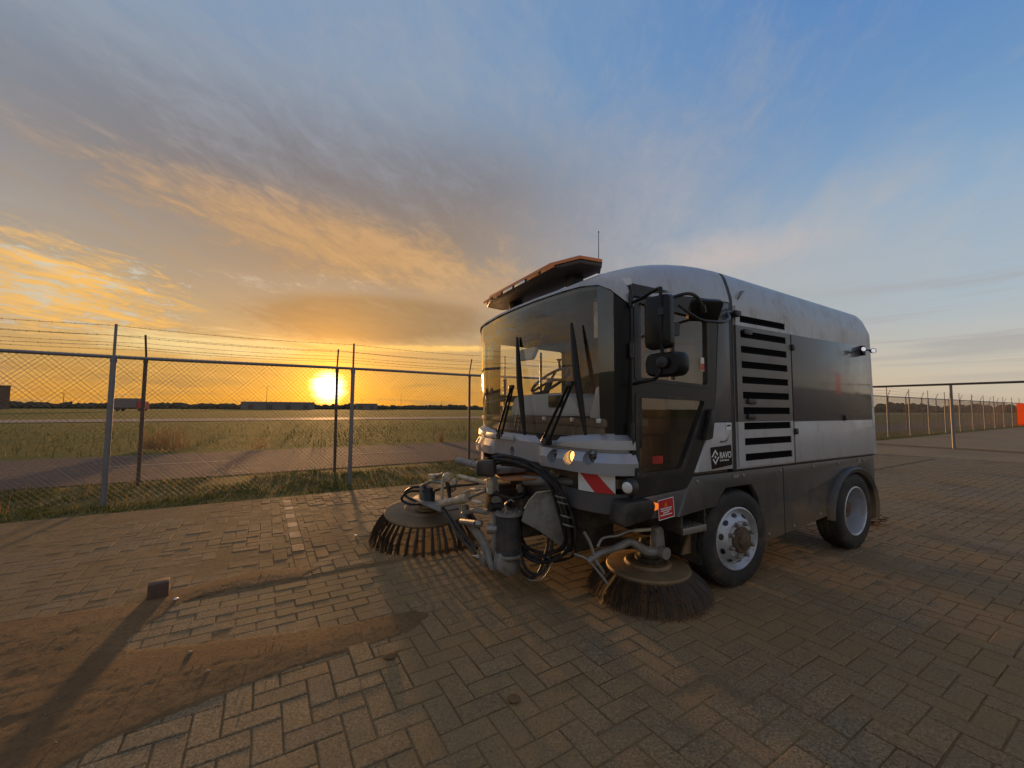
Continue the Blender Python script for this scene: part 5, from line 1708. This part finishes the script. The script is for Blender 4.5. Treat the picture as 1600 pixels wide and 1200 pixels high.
q = MB(); q.tube(smooth_path([(-1.12, .29, .40), (-1.08, .28, .455), (-.98, .25, .465), (-.90, .23, .488), (-.86, .215, .49)]), .010, 8); q.build('damper_hose', M['steel'], cy_)
q = MB(); q.tube(smooth_path([(-1.20, .34, .50), (-1.16, .32, .42), (-1.13, .30, .31), (-1.10, .285, .26), (-1.07, .28, .21)]), [.012] * 20 + [.008], 8); part(q, 'guard_rod', M['steel'])
q = MB(); q.tube(smooth_path([(-1.22, .42, .33), (-1.17, .34, .31), (-1.10, .28, .21), (-1.06, .26, .15)]), .009, 8); part(q, 'guard_rod', M['steel'])
q = MB(); q.lathe([(.022, -.01), (.032, .0), (.022, .01), (.016, .0)], 16, 0, MZ(-1.26, .43, .36, 'y'), close=True); part(q, 'lifting_eye', M['steel'])
q = MB(); q.prism([(-.50, .30), (-.36, .30), (-.33, .44), (-.38, .50)], 'y', .10, .115); part(q, 'splash_plate', M['disc'])
# front arm column and motor
C0 = (-1.535, .795)
q = MB(); q.lathe([(.0, .275), (.085, .275), (.098, .285), (.098, .300), (.092, .304), (.092, .545), (.098, .549), (.098, .560), (.0, .560)], 32, 0, Matrix.Translation((*C0, 0))); part(q, 'hydraulic_motor', M['hydro'])
q = MB(); q.lathe([(.108, .557), (.108, .578), (.0, .578)], 32, 0, Matrix.Translation((*C0, 0))); q.prism([(-1.62, .74), (-1.46, .70), (-1.25, .72), (-1.25, .80), (-1.5, .9), (-1.62, .87)], 'z', .556, .574)
cap = part(q, 'motor_cap', M['arm'], fixn=True)
for i in range(7):
    a = 6.283 * i / 7 + .3
    q = MB(); q.lathe([(.011, .0), (.011, .012), (.0, .012)], 6, 0, Matrix.Translation((C0[0] + .085 * math.cos(a), C0[1] + .085 * math.sin(a), .578))); q.build('bolt', M['steel'], cap, smooth=0)
q = MB(); q.tube(smooth_path([(-1.55, .80, .575), (-1.56, .81, .615), (-1.545, .80, .645), (-1.52, .79, .66), (-1.50, .78, .645)]), .008, 8); q.build('hook', M['steel'], cap)
q = MB(); q.lathe([(.0, .21), (.05, .215), (.105, .262), (.105, .28), (.0, .28)], 28, 0, Matrix.Translation((*C0, 0))); part(q, 'motor_foot', M['arm'])
q = MB(); q.prism([(-1.64, .56), (-1.565, .56), (-1.565, .30), (-1.55, .24), (-1.50, .22), (-1.48, .145), (-1.56, .15), (-1.63, .20)], 'y', .845, .885); part(q, 'column_plate', M['arm'], bevel=.006)
q = MB(); q.prism([(-1.655, .82), (-1.60, .82), (-1.585, .72), (-1.565, .66), (-1.555, .58), (-1.64, .56), (-1.63, .66), (-1.645, .73)], 'y', .855, .89); vp = part(q, 'swing_plate', M['arm'], bevel=.005)
q = MB(); q.box((-1.672, .845, .765), (.035, .05, .11)); q.build('clevis', M['cream'], vp, bevel=.005)
q = MB(); q.add([(-1.691, .83, .725), (-1.691, .86, .725), (-1.691, .86, .755), (-1.691, .83, .755)], [(0, 1, 2, 3)]); q.build('clevis_label', M['letter'], vp, smooth=0)
for z, r_ in ((.605, .034), (.44, .040), (.70, .022)):
    q = MB(); q.tube([(-1.66, .87, z), (-1.57, .87, z)] if z > .5 else [(-1.66, .90, z), (-1.60, .86, z)], r_, 12); q.build('pivot_pin', M['black'] if z > .5 else M['steel'], vp)
# housing behind it
pl = [(.067, .70), (.115, .74), (.24, .745), (.35, .72), (.356, .39), (.285, .365), (.115, .48), (.0, .54), (.03, .63)]
gm = Matrix.Translation((-1.50, .675, -.01)) @ Matrix.Rotation(-.50, 4, 'Z')
q = MB(); q.prism(pl, 'y', -.012, .012, 0, gm); part(q, 'guard_plate', M['arm'], bevel=.006)
q = MB(); q.tube([(-1.485, .655, .62), (-1.455, .635, .68), (-1.41, .61, .735), (-1.31, .555, .75)], .006, 6); part(q, 'guard_edge_rod', M['cream'])
q = MB(); q.box((-1.30, .92, .52), (.30, .34, .30)); part(q, 'arm_cradle', M['under'], bevel=.03)
q = MB(); q.box((-1.36, 1.12, .60), (.26, .40, .24)); part(q, 'arm_base', M['under'], bevel=.02)
q = MB(); q.prism([(-1.05, .60), (-.985, .60), (-.98, .47), (-1.0, .44), (-1.05, .44)], 'y', .62, .65); part(q, 'bracket', M['arm'], bevel=.004)
q = MB(); q.lathe([(.036, .0), (.036, .42), (.026, .42), (.026, .0)], 20, 0, Matrix.Translation((-1.10, .52, .795)) @ (Vector((-.36, .37, -.01)).to_track_quat('Z', 'Y').to_matrix().to_4x4()), close=True); part(q, 'cross_tube', M['arm'])
q = MB(); q.box((-1.24, .66, .838), (.10, .06, .03)); q.lathe([(.016, .0), (.016, .03), (.0, .032)], 10, 0, Matrix.Translation((-1.235, .66, .85))); part(q, 'tube_clamp', M['cream'], bevel=.004)
q = MB(); q.tube([(-1.47, .88, .785), (-1.30, .72, .80), (-1.26, .66, .80)], .025, 12); part(q, 'cylinder_barrel', M['hydro'])
q = MB(); q.box((-1.40, .86, .74), (.04, .05, .10)); part(q, 'cylinder_lug', M['arm'], bevel=.008)
q = MB(); q.prism([(-1.58, .80), (-1.28, .70), (-1.20, .95), (-1.50, 1.20)], 'z', .80, .815); part(q, 'orange_cover_plate', M['plate'], bevel=.004)
q = MB(); q.box((-1.50, 1.05, .86), (.35, .30, .045), 0, None); part(q, 'arm_plate', M['arm'], bevel=.006)
# control block and handle at the top
q = MB(); q.box((0, 0, 0), (.135, .10, .115), 0, Matrix.Translation((-1.715, .81, .905)) @ Matrix.Rotation(R(-40), 4, 'Z')); part(q, 'control_block', M['black'], bevel=.02, seg=3)
q = MB(); q.tube([(-1.80, 1.17, .925), (-1.745, .93, .915), (-1.72, .84, .912)], [.026, .027, .024], 14); q.tube([(-1.757, .985, .917), (-1.750, .955, .916)], .031, 14); part(q, 'lever_grip', M['arm'])
# hoses over the arm
h1 = [(-1.66, .78, .97), (-1.57, .70, .97), (-1.46, .60, .935), (-1.39, .50, .87), (-1.35, .44, .79), (-1.315, .41, .68), (-1.285, .40, .55), (-1.26, .42, .39), (-1.28, .54, .29), (-1.34, .65, .245), (-1.41, .76, .27), (-1.42, .92, .42)]
for k in range(6):
    d = Vector(((-.012, .016, .014, -.02, .03, -.005)[k], (.012, -.014, .02, -.018, .0, .03)[k], (.008, -.012, .02, .0, -.02, -.018)[k])) * 1.3
    pts = [Vector(p) + d * (1 + .5 * math.sin(i * 1.1 + k * 1.7)) + Vector((0, 0, .010 * math.sin(i * .9 + k))) for i, p in enumerate(h1)]
    q = MB(); q.tube(smooth_path(pts), .0125, 8); part(q, 'hydraulic_hose', M['hose'])
for pts, r_ in (([(-1.60, .88, .80), (-1.61, .86, .71), (-1.53, .81, .675), (-1.44, .77, .685), (-1.38, .80, .73), (-1.42, .88, .765)], .013),
                ([(-1.62, .92, .82), (-1.60, .90, .69), (-1.50, .86, .655), (-1.40, .86, .69)], .012),
                ([(-1.28, .72, .60), (-1.28, .64, .42), (-1.36, .62, .20), (-1.43, .65, .125), (-1.50, .69, .20), (-1.49, .76, .34), (-1.42, .90, .50)], .011),
                ([(-1.24, .72, .60), (-1.26, .62, .46), (-1.33, .58, .23), (-1.41, .62, .155), (-1.48, .67, .22), (-1.45, .78, .38), (-1.38, .95, .52)], .012)):
    q = MB(); q.tube(smooth_path(pts), r_, 8); part(q, 'hydraulic_hose', M['hose'])
q = MB(); q.tube(smooth_path([(-1.50, .69, .22), (-1.45, .66, .115), (-1.36, .60, .13), (-1.30, .56, .24)]), .003, 6); part(q, 'steel_cable', M['steel'])
for k, p in enumerate([(-1.33, .425, .73), (-1.318, .415, .69), (-1.298, .405, .60), (-1.285, .40, .54)]):
    q = MB(); q.lathe([(.040, -.006), (.044, 0), (.040, .006)], 14, 0, Matrix.Translation(p) @ Matrix.Rotation(.25, 4, 'Y')); part(q, 'hose_clip', M['steel'])
# linkage out to the far brush
q = MB(); q.tube([(-1.755, 1.64, .485), (-1.71, 1.37, .565)], .032, 12); q.tube([(-1.712, 1.38, .562), (-1.69, 1.20, .615)], .036, 12); tb = part(q, 'telescopic_tube', M['cream'])
q = MB(); q.tube([(-1.69, 1.21, .612), (-1.66, .93, .715)], .014, 8); q.build('piston_rod', M['steel'], tb)
q = MB(); q.tube([(-1.66, 1.50, .745), (-1.61, 1.20, .745), (-1.63, .90, .765)], .018, 8); part(q, 'link_rod', M['cream'])
q = MB(); q.tube([(-1.58, 1.52, .70), (-1.55, 1.20, .72), (-1.58, .90, .75)], .015, 8); part(q, 'link_rod', M['arm'])
q = MB(); q.tube([(-1.63, 1.45, .60), (-1.62, 1.30, .655), (-1.64, .98, .72)], .013, 8); q.tube([(-1.64, 1.45, .40), (-1.63, 1.44, .60)], .015, 8); part(q, 'link_frame', M['cream'])
q = MB(); q.tube([(-1.645, 1.42, .43), (-1.655, 1.16, .52), (-1.65, .91, .56)], .022, 10); part(q, 'link_arm', M['arm'])
q = MB(); q.tube([(-1.645, 1.36, .39), (-1.645, 1.37, .52)], .030, 12); part(q, 'link_boss', M['arm'])
q = MB(); q.tube([(-1.75, 1.66, .46), (-1.72, 1.27, .325), (-1.69, 1.02, .265)], .013, 8); part(q, 'stay_bar', M['black'])
q = MB(); q.tube([(-1.77, 1.60, .45), (-1.75, 1.22, .30), (-1.71, 1.0, .235)], .013, 8); part(q, 'stay_bar', M['black'])
q = MB(); q.tube([(-1.725, 1.26, .415), (-1.70, 1.02, .455)], .024, 10); q.lathe([(.0, -.03), (.022, -.024), (.032, 0), (.022, .024), (.0, .03)], 12, 0, Matrix.Translation((-1.69, .985, .46))); part(q, 'ram', M['steel'])
q = MB(); q.prism([(1.26, .385), (1.0, .30), (.90, .215), (.80, .17), (.88, .30), (1.0, .39)], 'x', -1.68, -1.645); part(q, 'gusset_plate', M['arm'], bevel=.004)
q = MB(); q.prism([(-1.63, .30), (-1.50, .27), (-1.44, .20), (-1.50, .13), (-1.57, .12), (-1.65, .18)], 'y', .74, .84); part(q, 'column_foot', M['arm'], bevel=.015)
q = MB(); q.box((-1.66, .96, .20), (.05, .10, .10)); part(q, 'foot_block', M['steel'], bevel=.015)
# far brush motor and head
B = (-1.70, 2.12)
q = MB(); q.lathe([(.13, .315), (.13, .33), (.10, .335), (.095, .42), (.0, .42)], 28, 0, Matrix.Translation((-1.70, 2.20, 0))); part(q, 'brush_motor', M['disc'])
q = MB(); q.prism([(-1.86, 2.22), (-1.78, 2.35), (-1.62, 2.33), (-1.55, 2.05), (-1.60, 1.62), (-1.78, 1.60), (-1.84, 2.0)], 'z', .415, .435); hp = part(q, 'head_plate', M['arm'], bevel=.005)
q = MB(); q.tube([(-1.74, 2.05, .435), (-1.74, 2.05, .52)], .055, 16); q.tube([(-1.74, 2.05, .52), (-1.74, 2.05, .56)], .035, 12); q.build('valve_block', M['hydro'], hp)
q = MB(); q.box((-1.77, 2.13, .50), (.09, .05, .13)); q.build('head_lug', M['arm'], hp, bevel=.006)
q = MB(); q.tube([(-1.80, 2.16, .55), (-1.75, 1.98, .63), (-1.70, 1.80, .64)], .018, 8); q.build('head_link', M['arm'], hp)
q = MB(); q.box((-1.725, 1.97, .675), (.10, .07, .05), 0, None); q.build('head_cap', M['cream'], hp, bevel=.01)
q = MB(); q.tube([(-1.72, 1.96, .67), (-1.69, 1.80, .72)], .018, 8); q.build('head_handle', M['arm'], hp)
for p, r_ in (((-1.68, 1.72, .70), .045), ((-1.65, 1.68, .61), .042), ((-1.63, 1.67, .665), .030)):
    q = MB(); q.lathe([(.0, -.03), (r_ * .8, -.028), (r_, -.015), (r_, .015), (r_ * .8, .028), (.0, .03)], 16, 0, MZ(*p, '-x', .9)); q.build('link_disc', M['cream'], hp)
q = MB(); q.box((-1.735, 1.70, .575), (.022, .03, .24)); q.build('upright', M['cream'], hp, bevel=.004)
q = MB(); q.prism([(1.72, .66), (1.62, .50), (1.58, .50), (1.66, .66)], 'x', -1.70, -1.68); q.build('brace', M['black'], hp)
for pts in ([(-1.76, 2.08, .52), (-1.90, 2.22, .50), (-1.95, 2.30, .42), (-1.88, 2.25, .37), (-1.75, 2.05, .40)], [(-1.72, 2.05, .55), (-1.86, 2.20, .545), (-1.93, 2.27, .47), (-1.85, 2.15, .42), (-1.72, 1.95, .43)], [(-1.72, 2.0, .50), (-1.74, 1.90, .55), (-1.70, 1.75, .60), (-1.66, 1.5, .66), (-1.62, 1.2, .72), (-1.60, .95, .80)]):
    q = MB(); q.tube(smooth_path(pts), .013, 8); part(q, 'brush_hose', M['hose'])
